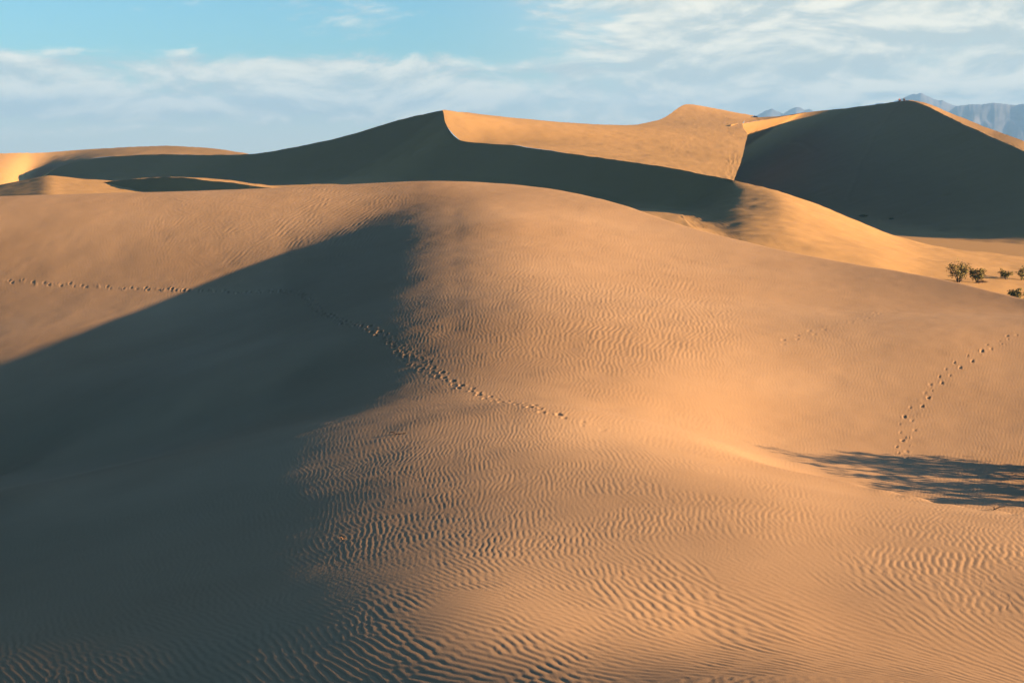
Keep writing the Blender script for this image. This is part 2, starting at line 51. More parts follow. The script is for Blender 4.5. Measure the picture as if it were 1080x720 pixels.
-39256 225 226 226 226 228 227 229 229 230 230 230 231 230 231 229 229 227 225 223 222 219 218 217 218 216 212 210 209 208 209 211 212 214 216 219 220 222 225 224 222 220 218 216 214 211 209 205 203 198 194 189 183 175 166 157 148 139 129 118 107 96 83 69 53 42 33 25 20 14 10 7 3 0 -3 -9 -13 -19 -28 -36 -49 -61 -75 -86 -95 -99 -99 -94 -87 -78 -69 -61 -55 -52 -49 -49 -50 -51 -53 -56 -58 -56 -49 -44 -35 -31 -38 -57 -77 -95 -112 -126 -137 -148 -155 -162 -165 -169 -168 -169 -167 -164 -163 -160 -159 -158 -156 -156 -155
-39799 229 230 229 230 231 231 231 232 232 233 233 233 233 232 232 231 231 229 227 227 226 225 225 227 225 222 221 220 220 220 222 223 224 226 229 230 231 232 232 230 228 227 224 222 220 216 213 209 205 200 195 188 180 171 163 152 145 134 124 112 100 87 73 58 47 37 30 22 16 12 6 2 -1 -5 -10 -17 -24 -33 -43 -56 -71 -84 -96 -105 -111 -109 -105 -96 -85 -75 -66 -59 -55 -52 -52 -53 -54 -57 -60 -62 -60 -52 -48 -35 -25 -36 -74 -98 -116 -130 -144 -154 -164 -170 -174 -176 -177 -175 -172 -170 -165 -163 -159 -158 -155 -154 -153 -153
-40352 233 232 233 233 234 233 234 234 234 235 235 235 235 236 235 235 234 234 234 233 234 233 234 235 235 233 232 231 232 233 233 234 235 236 238 240 240 241 239 238 237 236 233 230 229 226 221 217 211 207 200 193 185 177 167 158 150 139 128 116 103 91 76 61 50 41 32 25 17 11 5 1 -3 -8 -14 -21 -30 -40 -51 -65 -80 -94 -107 -116 -122 -121 -114 -104 -93 -81 -71 -63 -58 -55 -55 -56 -58 -60 -63 -65 -62 -57 -50 -41 -38 -57 -86 -111 -133 -149 -164 -173 -181 -184 -186 -185 -181 -177 -172 -167 -162 -158 -154 -151 -149 -148 -146 -146
-40916 236 236 236 235 236 236 236 236 237 236 237 238 237 239 238 239 240 239 241 241 242 243 243 244 244 244 244 243 244 244 244 245 246 247 248 248 249 250 247 247 245 245 242 240 239 235 230 225 219 212 206 199 190 182 172 162 154 143 132 120 106 93 78 63 53 43 34 26 18 10 4 -2 -6 -11 -18 -27 -38 -48 -61 -75 -90 -105 -117 -128 -133 -132 -124 -113 -100 -86 -76 -68 -62 -59 -58 -59 -62 -63 -67 -68 -66 -61 -53 -49 -61 -80 -104 -129 -153 -171 -185 -194 -198 -197 -193 -188 -180 -173 -166 -159 -153 -148 -144 -141 -139 -137 -136 -136
-41494 239 240 239 239 239 239 239 238 239 238 239 240 240 241 242 243 245 246 247 249 251 252 253 255 254 255 254 255 256 255 255 256 256 257 258 257 258 258 255 256 254 254 251 250 249 244 240 233 227 219 211 204 195 187 176 166 159 147 135 122 108 95 79 65 55 44 36 27 18 10 1 -4 -8 -15 -25 -34 -47 -59 -71 -87 -102 -116 -128 -139 -144 -143 -135 -121 -107 -93 -81 -72 -66 -63 -63 -63 -66 -67 -71 -71 -69 -66 -55 -56 -80 -105 -133 -160 -184 -201 -212 -213 -211 -203 -194 -182 -172 -162 -152 -145 -139 -134 -130 -127 -125 -124 -123 -122
-42088 244 244 244 243 243 242 242 242 241 241 241 242 242 244 246 247 250 252 254 257 259 261 263 265 265 265 266 267 266 266 266 267 266 267 266 267 266 266 264 264 263 263 261 259 258 255 249 242 234 225 218 209 200 191 181 170 162 150 137 123 111 96 81 67 56 46 37 27 18 9 0 -5 -12 -20 -32 -43 -58 -71 -85 -99 -115 -128 -140 -149 -156 -155 -144 -130 -115 -99 -87 -78 -71 -68 -68 -68 -71 -73 -73 -72 -71 -67 -55 -60 -98 -139 -177 -210 -230 -239 -238 -228 -214 -198 -182 -167 -154 -142 -134 -126 -120 -116 -112 -110 -109 -108 -107 -107
-42701 250 250 250 249 248 248 246 245 245 244 244 245 245 247 248 251 254 257 261 263 267 270 273 275 276 276 277 278 277 277 277 276 276 276 276 275 275 274 272 272 273 272 270 269 268 263 258 250 242 233 224 215 205 196 186 174 165 152 139 125 112 98 83 69 58 47 36 27 17 8 0 -8 -15 -27 -39 -54 -70 -86 -100 -115 -128 -141 -151 -160 -167 -165 -154 -139 -122 -107 -93 -83 -76 -74 -73 -74 -74 -70 -71 -71 -68 -68 -51 -67 -135 -201 -252 -279 -286 -275 -252 -227 -200 -177 -157 -140 -128 -118 -109 -103 -99 -95 -93 -91 -90 -90 -90 -89
-43335 259 258 257 256 256 254 252 252 250 249 248 248 248 249 251 254 257 261 265 270 274 278 282 285 286 288 288 288 289 287 287 287 286 286 284 284 283 282 281 281 282 281 280 279 276 272 266 259 250 241 231 221 213 201 191 179 168 155 140 127 113 99 85 70 60 47 36 26 16 7 -2 -10 -21 -33 -49 -66 -84 -101 -117 -131 -143 -154 -161 -170 -177 -175 -163 -146 -130 -112 -98 -88 -81 -79 -75 -70 -66 -69 -70 -72 -67 -73 -46 -86 -223 -318 -362 -360 -328 -282 -237 -197 -165 -140 -121 -107 -97 -89 -83 -79 -76 -73 -72 -71 -71 -71 -70 -71
-43991 268 268 267 266 265 263 261 260 257 256 254 253 252 252 253 255 259 263 269 273 280 286 291 295 297 299 300 299 300 298 298 296 296 295 294 292 292 290 290 291 292 291 290 288 285 281 275 268 259 249 240 230 219 209 197 184 171 158 143 128 114 100 85 72 60 46 35 23 13 5 -4 -13 -26 -41 -59 -79 -98 -118 -135 -148 -158 -166 -172 -179 -184 -183 -170 -153 -135 -118 -103 -90 -87 -77 -69 -71 -72 -76 -77 -82 -72 -91 -39 -140 -403 -506 -477 -393 -307 -235 -181 -143 -114 -96 -81 -71 -65 -59 -57 -54 -53 -52 -51 -51 -51 -51 -51 -51
-44672 280 279 280 278 276 275 273 271 268 265 263 260 257 256 256 256 259 264 268 276 284 291 299 307 310 311 312 311 310 310 308 308 306 305 303 301 300 299 300 302 302 303 301 299 295 290 284 277 269 259 250 239 228 216 203 189 176 161 145 130 114 100 85 70 59 44 32 16 15 3 -5 -16 -32 -51 -72 -92 -115 -136 -154 -166 -175 -179 -183 -187 -190 -189 -177 -160 -141 -123 -107 -99 -90 -85 -85 -88 -92 -96 -99 -103 -97 -124 -53 -276 -723 -704 -448 -295 -202 -144 -107 -81 -64 -52 -44 -39 -35 -33 -31 -31 -31 -31 -31 -31 -31 -31 -31 -32
-45381 294 295 293 293 291 290 287 285 282 278 275 270 267 263 260 258 259 261 267 274 285 295 308 319 324 325 324 324 323 321 320 319 317 315 313 311 309 308 311 313 315 315 314 312 306 301 295 288 279 270 260 248 236 223 209 194 179 163 146 132 115 100 85 72 60 44 31 13 12 -2 -10 -23 -43 -66 -88 -111 -135 -157 -176 -187 -193 -195 -196 -196 -197 -195 -184 -167 -149 -131 -125 -114 -109 -107 -109 -109 -116 -114 -130 -108 -167 -95 -358 -814 -726 -478 -291 -178 -112 -72 -47 -34 -24 -18 -14 -12 -10 -9 -9 -10 -10 -11 -11 -12 -13 -12 -13 -14
-46118 311 311 310 310 309 307 305 302 299 295 291 285 280 275 268 264 260 260 263 270 281 297 314 332 341 341 339 337 337 334 332 331 329 326 323 321 319 319 322 327 329 330 329 327 318 314 307 298 290 280 268 256 243 228 214 198 182 166 149 133 118 103 89 73 64 45 28 11 -3 -14 -24 -39 -61 -88 -110 -133 -158 -182 -200 -210 -214 -212 -209 -208 -204 -201 -192 -174 -161 -158 -141 -130 -124 -121 -122 -118 -130 -112 -156 -95 -345 -776 -716 -544 -376 -261 -173 -108 -65 -37 -19 -9 -2 3 6 9 9 10 10 9 8 8 6 6 5 5 3 4
-46885 330 330 330 330 328 327 325 322 319 315 311 306 299 292 285 277 268 263 260 262 274 292 318 347 360 358 356 354 351 349 346 343 341 336 333 331 330 331 340 343 344 345 343 340 331 326 318 309 298 286 274 261 248 232 216 200 186 169 151 135 122 108 92 76 63 39 16 -3 -21 -34 -45 -61 -87 -114 -137 -157 -184 -207 -224 -233 -234 -230 -224 -220 -213 -210 -197 -194 -185 -167 -150 -137 -129 -124 -124 -117 -145 -77 -310 -751 -717 -572 -414 -294 -202 -140 -100 -74 -53 -34 -19 -6 4 12 17 21 23 25 25 25 24 24 23 21 21 20 19 19
-47683 352 352 352 351 350 349 347 345 342 338 335 329 324 318 309 300 290 277 267 259 262 278 314 364 382 377 376 370 367 365 363 358 354 348 344 342 342 344 352 355 356 355 353 348 342 335 326 316 303 290 276 263 249 234 218 201 187 170 151 134 123 108 91 73 57 29 1 -24 -43 -61 -71 -88 -115 -141 -164 -183 -208 -231 -247 -255 -253 -247 -239 -233 -225 -218 -226 -215 -201 -181 -162 -151 -137 -149 -128 -194 -117 -409 -824 -665 -454 -312 -206 -132 -91 -76 -86 -81 -68 -49 -31 -13 1 12 21 28 32 35 36 37 38 37 36 36 34 34 33 32
-48512 376 377 375 375 374 373 372 369 367 364 360 357 352 348 342 334 325 312 297 277 261 261 295 375 408 397 397 388 384 382 376 368 361 353 350 348 350 352 359 360 360 360 357 352 348 341 332 319 306 291 277 264 249 235 218 200 187 168 149 130 119 103 84 65 46 15 -18 -47 -69 -90 -98 -118 -135 -164 -187 -206 -231 -253 -267 -274 -270 -262 -252 -243 -239 -243 -237 -229 -213 -185 -165 -153 -144 -203 -136 -396 -789 -626 -412 -302 -212 -134 -74 -41 -39 -70 -102 -100 -83 -62 -41 -20 -4 10 22 30 36 41 44 46 47 48 47 47 46 45 45 44
-49370 402 402 401 400 400 399 397 396 393 392 389 386 383 380 376 373 369 364 356 339 310 275 264 368 427 401 403 397 393 388 378 367 356 349 346 347 351 355 358 361 361 360 358 353 353 345 335 322 309 293 278 265 251 236 219 200 186 166 146 125 113 94 74 54 34 2 -35 -67 -95 -113 -121 -140 -157 -185 -207 -229 -253 -273 -286 -290 -285 -274 -259 -248 -247 -241 -234 -214 -198 -152 -173 -101 -323 -707 -683 -542 -398 -294 -189 -109 -63 -32 -18 -33 -61 -81 -89 -86 -74 -58 -39 -22 -5 9 21 31 38 44 49 51 54 55 55 55 55 55 54 54
-50255 428 428 428 427 427 425 425 424 422 421 418 417 415 412 412 410 410 412 416 422 426 397 263 285 427 374 389 382 381 380 371 355 345 340 339 344 349 356 359 362 361 361 359 357 356 349 340 328 313 299 283 270 255 240 221 203 186 166 144 124 107 87 65 45 26 -9 -45 -89 -109 -133 -143 -159 -182 -207 -229 -252 -274 -294 -305 -307 -298 -281 -263 -248 -245 -237 -231 -207 -203 -131 -313 -681 -737 -625 -462 -325 -203 -111 -47 -14 -9 -21 -43 -56 -59 -61 -60 -56 -49 -39 -27 -14 -1 10 22 31 39 45 51 55 57 60 60 61 62 61 60 60
-51168 456 455 455 455 454 454 454 452 452 450 450 448 446 446 445 445 445 446 445 439 422 394 372 395 371 378 375 376 373 377 366 347 338 334 337 344 352 361 365 366 365 365 365 363 361 356 347 336 323 307 293 277 262 246 227 207 190 169 147 125 108 86 65 46 29 -8 -50 -99 -127 -160 -172 -189 -211 -236 -257 -278 -299 -317 -327 -326 -314 -293 -273 -258 -241 -239 -211 -255 -455 -583 -620 -625 -523 -382 -263 -160 -77 -21 4 -3 -54 -70 -57 -48 -33 -27 -23 -21 -19 -15 -8 -2 7 16 24 32 40 46 52 56 59 62 64 64 64 65 64 63
-52105 483 483 482 483 483 482 483 482 481 480 480 479 478 478 475 474 470 464 455 441 425 411 410 428 421 364 385 377 379 380 367 343 336 334 340 350 359 370 373 373 373 373 373 371 369 365 357 346 334 318 302 287 271 254 234 214 197 174 152 130 115 94 72 54 38 -3 -56 -106 -155 -191 -207 -223 -243 -268 -287 -306 -330 -350 -364 -364 -351 -328 -306 -298 -273 -264 -310 -505 -651 -680 -559 -413 -300 -202 -123 -62 -18 -3 -45 -69 -59 -57 -48 -35 -10 2 7 7 8 8 9 13 17 23 29 35 41 47 52 56 60 63 64 64 65 66 64 65
-53063 509 510 510 511 510 511 511 510 510 510 510 508 507 506 502 498 490 481 469 455 442 432 430 437 443 422 375 392 387 387 364 341 336 337 345 357 369 378 383 381 381 380 381 379 378 374 368 357 343 328 312 295 280 262 243 221 205 183 159 136 125 103 81 59 43 -4 -64 -122 -178 -222 -237 -251 -270 -291 -312 -338 -370 -403 -430 -441 -430 -405 -377 -366 -328 -401 -498 -589 -592 -471 -344 -241 -153 -84 -40 -41 -52 -49 -53 -48 -49 -40 -36 -19 4 18 23 24 24 24 23 25 27 31 35 39 43 48 52 56 58 61 63 63 63 64 63 63
-54040 535 536 536 537 537 538 538 538 538 537 537 536 534 531 527 521 512 503 491 480 468 459 453 452 454 454 431 386 408 388 358 337 334 339 350 363 376 386 389 386 386 386 386 386 386 383 377 367 352 335 318 302 286 270 250 229 214 190 167 143 136 114 90 66 48 -6 -72 -131 -192 -244 -261 -277 -296 -321 -347 -374 -420 -470 -516 -542 -538 -509 -469 -437 -435 -452 -494 -487 -404 -277 -185 -125 -70 -47 -45 -41 -43 -41 -40 -36 -32 -26 -19 -7 10 20 25 28 29 31 32 34 35 38 40 43 46 49 52 54 56 57 59 59 60 59 59 58
-55032 559 560 561 561 562 563 563 563 563 563 562 561 559 555 551 545 538 530 521 511 502 493 486 479 475 471 470 442 405 390 338 328 327 337 350 366 379 389 390 389 388 389 389 390 393 392 385 373 358 340 322 307 292 276 257 233 222 197 173 147 147 125 101 72 54 -10 -79 -138 -202 -263 -286 -312 -322 -362 -389 -412 -465 -527 -583 -619 -621 -591 -538 -474 -467 -418 -375 -327 -271 -146 -79 -72 -48 -40 -35 -34 -32 -30 -28 -24 -19 -14 -5 2 6 11 18 23 28 33 36 39 41 43 45 46 47 49 50 51 52 52 52 53 53 53 51 52
-56034 581 581 582 583 584 585 585 586 586 586 584 584 582 579 575 571 566 559 553 545 538 528 520 510 503 505 508 494 438 343 312 308 316 329 347 364 381 389 388 390 391 391 392 392 401 398 392 380 363 344 325 311 297 280 262 237 227 201 174 148 151 130 103 70 52 -19 -90 -149 -210 -282 -322 -345 -371 -402 -423 -444 -494 -549 -601 -635 -638 -603 -538 -453 -429 -335 -244 -202 -153 -110 -80 -52 -41 -35 -30 -28 -25 -23 -20 -16 -11 -6 5 8 1 3 11 18 26 33 38 42 45 46 47 47 47 46 47 45 46 44 44 44 43 42 42 41
-57042 599 598 600 602 602 604 605 605 606 605 606 604 604 601 600 596 593 589 583 577 570 560 548 532 517 510 500 487 446 380 314 297 313 327 347 366 382 392 387 390 394 396 396 397 406 405 398 386 369 350 331 316 302 285 265 241 228 201 173 144 144 118 89 48 36 -39 -107 -168 -232 -303 -344 -369 -400 -431 -455 -473 -506 -540 -572 -588 -578 -537 -468 -383 -322 -241 -184 -158 -134 -98 -68 -55 -43 -36 -30 -27 -24 -20 -16 -11 -5 0 12 14 6 6 13 21 29 35 41 44 46 46 46 46 43 42 39 38 35 33 32 31 30 28 29 27
-58050 612 612 614 615 617 618 621 621 622 623 623 624 623 622 622 620 618 614 610 603 594 583 566 543 522 507 492 469 433 390 352 323 303 323 345 367 384 393 390 393 398 400 402 404 412 411 405 394 378 359 341 325 310 291 270 245 228 199 169 139 128 99 64 28 -2 -66 -130 -196 -258 -319 -347 -371 -399 -435 -468 -494 -506 -515 -519 -510 -484 -439 -376 -308 -240 -195 -167 -152 -110 -90 -69 -56 -45 -35 -28 -24 -19 -15 -10 -5 2 9 19 25 24 24 28 33 37 41 44 46 45 44 43 39 36 33 29 24 22 18 16 14 12 11 10 9
-59054 620 622 623 625 626 629 631 633 635 637 638 640 640 640 641 640 638 635 630 622 610 595 574 546 521 505 487 461 418 359 332 338 350 340 349 376 391 400 397 400 405 408 410 412 419 418 414 405 391 374 356 339 321 302 278 252 231 199 168 136 113 79 42 7 -23 -75 -130 -197 -246 -305 -327 -363 -384 -455 -473 -490 -491 -486 -474 -453 -417 -371 -315 -262 -235 -192 -162 -120 -103 -73 -53 -43 -33 -25 -19 -14 -9 -4 0 6 13 21 30 40 45 47 49 49 50 49 48 46 43 39 35 30 24 19 12 8 3 -2 -5 -8 -10 -12 -14 -14
-60049 625 626 628 629 632 634 637 640 644 646 649 651 654 654 656 655 654 649 643 633 618 599 575 544 518 501 488 458 407 354 330 342 359 376 375 375 399 404 404 408 413 417 419 423 428 428 427 420 409 395 377 360 340 317 293 265 238 206 174 140 108 69 34 2 -28 -67 -119 -177 -240 -284 -312 -333 -368 -404 -438 -465 -468 -464 -454 -432 -396 -348 -293 -242 -213 -176 -133 -112 -90 -66 -47 -35 -24 -17 -10 -5 1 6 11 20 23 33 43 54 63 67 68 65 61 57 51 44 38 30 23 14 7 -1 -9 -15 -22 -26 -32 -36 -38 -41 -42 -42
-61028 625 626 627 629 631 635 638 642 646 651 654 659 661 664 665 665 663 658 650 638 622 600 574 542 513 498 490 462 410 355 330 346 371 388 395 408 407 410 413 418 424 429 433 438 442 444 444 442 434 423 407 388 365 341 314 285 254 221 188 154 116 79 43 16 -13 -46 -93 -148 -205 -247 -279 -307 -341 -379 -413 -440 -452 -457 -452 -432 -396 -346 -289 -234 -201 -156 -124 -101 -80 -56 -38 -25 -16 -8 -1 4 10 15 23 29 38 48 58 70 81 83 82 77 68 60 49 39 27 16 5 -6 -16 -27 -36 -45 -52 -59 -64 -69 -72 -75 -77 -77
-61985 620 620 622 624 626 630 633 638 643 649 654 659 664 667 669 669 667 662 653 639 622 601 574 544 515 489 489 473 418 359 333 350 374 395 411 429 446 441 423 432 440 448 454 461 463 468 471 472 468 460 444 424 399 371 342 312 278 244 210 176 136 99 69 43 16 -17 -63 -114 -163 -208 -246 -284 -323 -364 -399 -429 -447 -458 -457 -441 -405 -351 -289 -230 -194 -150 -116 -90 -68 -44 -25 -13 -4 3 9 14 21 27 34 43 53 62 75 86 94 94 88 80 69 55 41 26 11 -5 -19 -33 -47 -60 -70 -81 -89 -98 -103 -109 -112 -115 -117 -118
-62914 610 611 612 614 616 619 623 629 633 640 646 653 658 663 667 668 667 661 654 640 622 601 575 544 517 496 497 481 425 364 338 356 383 407 430 451 465 471 455 460 471 476 485 492 495 502 509 513 511 505 488 466 438 409 376 343 307 273 237 202 165 130 100 72 43 3 -42 -87 -132 -174 -215 -258 -302 -346 -386 -418 -443 -458 -461 -449 -415 -358 -294 -230 -189 -143 -106 -77 -55 -29 -11 -1 8 15 19 25 30 37 46 56 66 77 90 101 102 97 88 75 60 42 23 5 -14 -33 -51 -68 -85 -99 -112 -124 -135 -142 -149 -155 -159 -161 -163 -164
-63809 597 597 597 600 601 604 608 613 618 624 631 638 644 652 657 660 662 660 652 642 625 604 579 550 525 505 508 491 432 373 345 365 397 423 449 470 487 499 506 507 507 510 524 536 538 548 557 563 564 554 538 512 481 449 413 378 340 303 266 228 195 160 126 92 59 14 -33 -68 -107 -145 -184 -229 -277 -324 -367 -402 -431 -450 -456 -449 -417 -361 -296 -230 -183 -133 -95 -64 -39 -16 2 11 18 23 27 32 38 45 54 66 77 88 105 115 106 94 80 62 41 20 -3 -26 -48 -71 -92 -111 -131 -147 -162 -174 -186 -195 -201 -207 -210 -213 -215 -215
-64663 578 579 580 581 583 585 588 592 597 603 608 616 624 631 638 645 651 653 651 646 634 614 591 564 539 519 524 502 440 381 356 377 413 442 470 495 516 531 547 552 557 564 576 588 591 603 613 620 621 610 590 559 527 490 452 412 373 333 291 252 222 184 145 107 69 21 -22 -58 -92 -123 -157 -202 -252 -301 -343 -379 -409 -432 -440 -434 -405 -355 -292 -225 -173 -124 -82 -51 -26 -4 12 20 25 29 33 36 41 49 59 71 85 97 117 126 108 88 65 41 15 -12 -39 -66 -93 -118 -142 -165 -185 -204 -219 -232 -244 -252 -259 -264 -268 -270 -271 -271
-65474 558 559 559 560 561 563 565 567 572 576 581 588 594 602 611 620 631 640 647 651 649 638 616 588 562 548 545 515 452 391 368 391 427 462 496 526 552 569 591 601 611 621 633 646 650 662 673 679 680 666 641 607 572 533 489 446 404 359 314 270 243 200 157 114 74 24 -17 -50 -79 -105 -133 -177 -227 -274 -316 -349 -380 -403 -412 -407 -381 -336 -277 -215 -160 -110 -70 -38 -14 7 19 27 31 33 35 37 41 49 60 72 89 102 128 135 106 76 45 13 -20 -52 -86 -117 -147 -176 -203 -227 -249 -267 -284 -296 -307 -315 -322 -326 -329 -330 -332 -332
-66238 537 537 537 537 538 538 539 542 543 547 550 554 560 567 575 587 600 615 634 651 667 673 667 641 614 592 567 526 468 405 385 402 434 488 529 564 591 611 638 649 662 674 690 703 709 721 730 735 737 720 692 653 618 574 527 477 433 383 334 287 258 211 164 119 75 28 -11 -40 -68 -92 -117 -156 -204 -247 -287 -315 -344 -367 -376 -371 -347 -308 -254 -196 -140 -93 -55 -24 -1 15 26 33 34 33 34 33 37 45 55 70 88 105 136 142 100 60 18 -23 -63 -103 -142 -178 -213 -245 -273 -299 -320 -338 -353 -366 -375 -382 -387 -391 -393 -394 -395 -394
-66950 515 515 515 513 514 513 513 514 514 516 517 519 524 528 536 547 561 580 604 634 669 709 739 737 711 676 622 552 467 408 406 422 458 517 565 601 628 647 676 690 705 723 740 757 759 771 780 783 788 770 742 698 662 615 564 510 461 407 354 305 268 218 170 122 79 34 -1 -32 -57 -79 -106 -140 -182 -220 -256 -284 -307 -326 -335 -329 -307 -272 -224 -172 -120 -77 -40 -13 7 23 31 36 34 32 28 27 28 35 46 63 85 103 143 148 93 38 -14 -66 -116 -164 -210 -251 -289 -323 -353 -377 -397 -414 -427 -438 -446 -451 -455 -457 -458 -459 -459 -458
-67606 493 494 492 491 490 489 488 486 486 486 486 486 487 491 497 507 520 539 565 597 642 706 800 880 879 839 737 581 468 421 431 452 496 561 605 634 650 663 693 714 740 766 786 799 795 801 809 814 829 817 790 745 704 655 602 544 490 433 378 324 282 229 178 129 82 37 8 -44 -22 -70 -91 -127 -163 -199 -230 -256 -277 -291 -297 -289 -270 -238 -195 -148 -100 -61 -28 -4 15 29 34 37 34 27 22 17 16 21 33 49 80 100 149 157 85 15 -53 -119 -180 -238 -289 -336 -376 -409 -438 -460 -478 -493 -504 -511 -517 -520 -522 -523 -524 -522 -522 -522
-68203 473 473 472 470 469 467 464 463 460 459 457 456 456 458 463 471 484 503 530 567 621 697 808 931 1025 1072 1018 671 459 511 511 539 541 583 647 651 647 645 679 715 769 809 821 815 795 792 799 813 862 861 840 794 743 694 639 579 520 460 402 346 306 252 200 150 106 57 19 -16 -38 -73 -99 -131 -161 -191 -218 -240 -256 -266 -269 -258 -238 -208 -171 -128 -86 -50 -19 4 21 32 37 37 31 24 15 8 6 8 20 34 71 97 160 167 75 -16 -103 -184 -258 -325 -382 -430 -469 -501 -526 -545 -560 -571 -579 -583 -586 -588 -587 -587 -585 -585 -583 -582
-68738 456 456 454 453 450 448 445 442 439 436 434 432 432 432 437 444 458 477 507 549 605 677 764 855 953 1014 1003 989 988 994 937 644 515 607 605 627 644 651 683 667 742 846 816 772 738 726 735 761 883 911 892 838 772 725 669 608 548 485 424 364 336 281 227 175 129 66 18 -19 -52 -83 -113 -141 -167 -191 -212 -231 -242 -248 -247 -236 -216 -188 -154 -116 -77 -43 -15 9 25 35 39 37 31 22 13 5 1 1 10 26 62 97 176 181 57 -59 -168 -266 -352 -425 -484 -530 -566 -594 -613 -627 -638 -646 -649 -652 -651 -651 -648 -647 -644 -642 -641 -640
-69207 443 443 440 439 436 434 430 426 423 420 418 415 416 417 421 430 442 462 491 528 576 631 693 752 834 942 1031 1131 1217 1198 1104 968 838 787 769 774 791 829 868 865 693 615 655 646 650 642 656 628 831 965 933 853 780 740 686 625 565 500 437 376 364 305 247 191 140 63 6 -33 -69 -101 -130 -156 -176 -196 -214 -227 -236 -238 -233 -221 -202 -176 -143 -108 -73 -39 -12 11 27 37 41 39 33 23 13 6 2 1 7 21 62 104 201 199 33 -119 -253 -367 -462 -534 -590 -630 -659 -679 -694 -703 -710 -713 -714 -713 -711 -708 -704 -701 -698 -694 -693 -691
-69605 435 434 432 430 427 423 421 416 414 410 410 408 409 412 417 425 437 455 479 508 541 580 626 683 765 897 1062 1179 1227 1235 1217 1178 1102 1044 994 962 947 940 919 868 781 690 649 636 650 672 685 645 649 812 881 806 771 734 686 629 568 504 440 377 383 317 254 194 140 50 -12 -51 -87 -120 -149 -171 -187 -204 -218 -228 -234 -233 -226 -213 -194 -168 -138 -104 -70 -39 -12 12 27 38 42 41 35 26 16 10 9 8 14 23 70 118 233 216 -10 -205 -364 -488 -579 -644 -687 -717 -739 -754 -764 -769 -773 -773 -770 -767 -763 -758 -753 -748 -744 -740 -738 -737
-69924 431 431 428 426 422 420 416 413 411 410 409 409 412 416 421 430 441 457 475 498 525 559 602 663 748 868 1027 1168 1125 1209 1313 1352 1271 1206 1149 1097 1051 1002 947 887 821 758 711 686 681 689 698 708 692 736 755 718 751 718 675 622 564 502 438 373 387 316 248 184 127 34 -29 -67 -103 -135 -163 -184 -197 -211 -222 -232 -234 -231 -222 -209 -190 -165 -136 -104 -71 -41 -14 9 26 36 42 41 36 28 19 14 17 18 26 30 83 136 269 221 -91 -331 -501 -615 -685 -730 -761 -784 -801 -814 -822 -826 -826 -823 -818 -812 -805 -799 -793 -787 -782 -778 -776 -775
-70156 431 431 430 426 424 421 418 417 416 416 417 419 422 427 434 443 454 468 486 508 536 571 616 674 745 828 919 1029 1143 1266 1341 1361 1337 1289 1231 1168 1104 1038 972 908 850 799 758 730 718 718 730 749 712 714 701 681 733 703 664 615 562 502 438 373 377 305 233 168 109 20 -41 -80 -114 -146 -173 -192 -205 -217 -227 -235 -236 -232 -222 -208 -190 -166 -138 -108 -77 -47 -19 3 20 30 36 37 34 25 17 14 19 24 36 35 97 146 302 200 -240 -507 -638 -704 -745 -777 -805 -830 -849 -862 -869 -872 -868 -863 -856 -847 -838 -830 -823 -816 -812 -809 -806 -804
-70294 437 435 435 432 430 429 427 427 427 430 431 435 439 446 454 463 477 492 513 537 567 604 647 699 759 828 910 1005 1110 1203 1268 1299 1301 1276 1232 1178 1114 1050 985 924 868 822 784 756 742 739 748 763 727 722 710 694 728 700 662 618 565 506 442 375 367 292 218 149 88 6 -52 -90 -124 -155 -181 -199 -213 -224 -233 -239 -241 -236 -226 -213 -195 -172 -146 -117 -87 -58 -31 -9 8 18 24 25 23 16 7 5 13 16 38 31 104 137 330 131 -489 -708 -695 -701 -749 -796 -837 -871 -893 -904 -908 -906 -900 -891 -881 -870 -860 -851 -844 -838 -832 -830 -827 -827
-70328 445 445 443 443 441 442 441 443 445 447 452 456 462 471 480 493 509 527 550 578 610 647 689 737 789 848 914 985 1055 1119 1166 1197 1207 1198 1173 1135 1086 1034 979 925 876 832 794 765 746 741 747 764 765 767 754 733 739 711 674 629 576 515 449 379 356 277 200 130 67 -7 -60 -99 -133 -163 -189 -208 -222 -233 -241 -248 -249 -244 -235 -223 -206 -184 -159 -132 -102 -75 -49 -27 -10 0 6 8 5 1 -7 -10 -2 2 30 19 104 111 366 -2 -760 -786 -675 -690 -773 -843 -893 -923 -939 -941 -938 -928 -917 -906 -893 -882 -872 -863 -856 -850 -846 -843 -840 -840
-70249 457 457 456 457 457 458 460 463 466 470 476 483 490 501 514 528 547 568 593 623 656 694 734 778 823 868 911 953 991 1026 1053 1076 1087 1090 1079 1057 1028 991 952 911 871 832 797 767 744 732 733 760 840 841 815 784 764 734 697 649 593 529 459 385 343 261 184 112 48 -19 -70 -109 -144 -174 -200 -220 -234 -246 -254 -260 -261 -257 -248 -236 -220 -199 -174 -148 -119 -91 -66 -43 -26 -14 -6 -3 -2 -5 -13 -11 -1 8 43 50 140 154 385 105 -699 -928 -967 -953 -963 -979 -990 -992 -983 -971 -954 -938 -922 -909 -895 -884 -875 -867 -860 -855 -852 -849 -848 -848
-70050 473 472 473 474 475 478 481 485 490 496 504 513 523 536 550 567 588 610 636 666 699 734 773 811 849 881 904 915 917 922 934 949 962 971 972 962 950 931 909 882 855 828 801 778 757 746 747 778 908 905 871 836 801 769 729 678 616 546 469 390 335 251 172 99 32 -36 -87 -127 -162 -192 -216 -237 -251 -262 -270 -275 -274 -270 -261 -247 -231 -211 -185 -157 -128 -100 -72 -48 -27 -13 -1 8 15 20 21 31 48 74 124 197 320 292 541 119 -947 -1327 -1385 -1325 -1255 -1187 -1124 -1071 -1026 -991 -961 -938 -918 -903 -890 -880 -871 -865 -859 -856 -853 -851 -850 -851
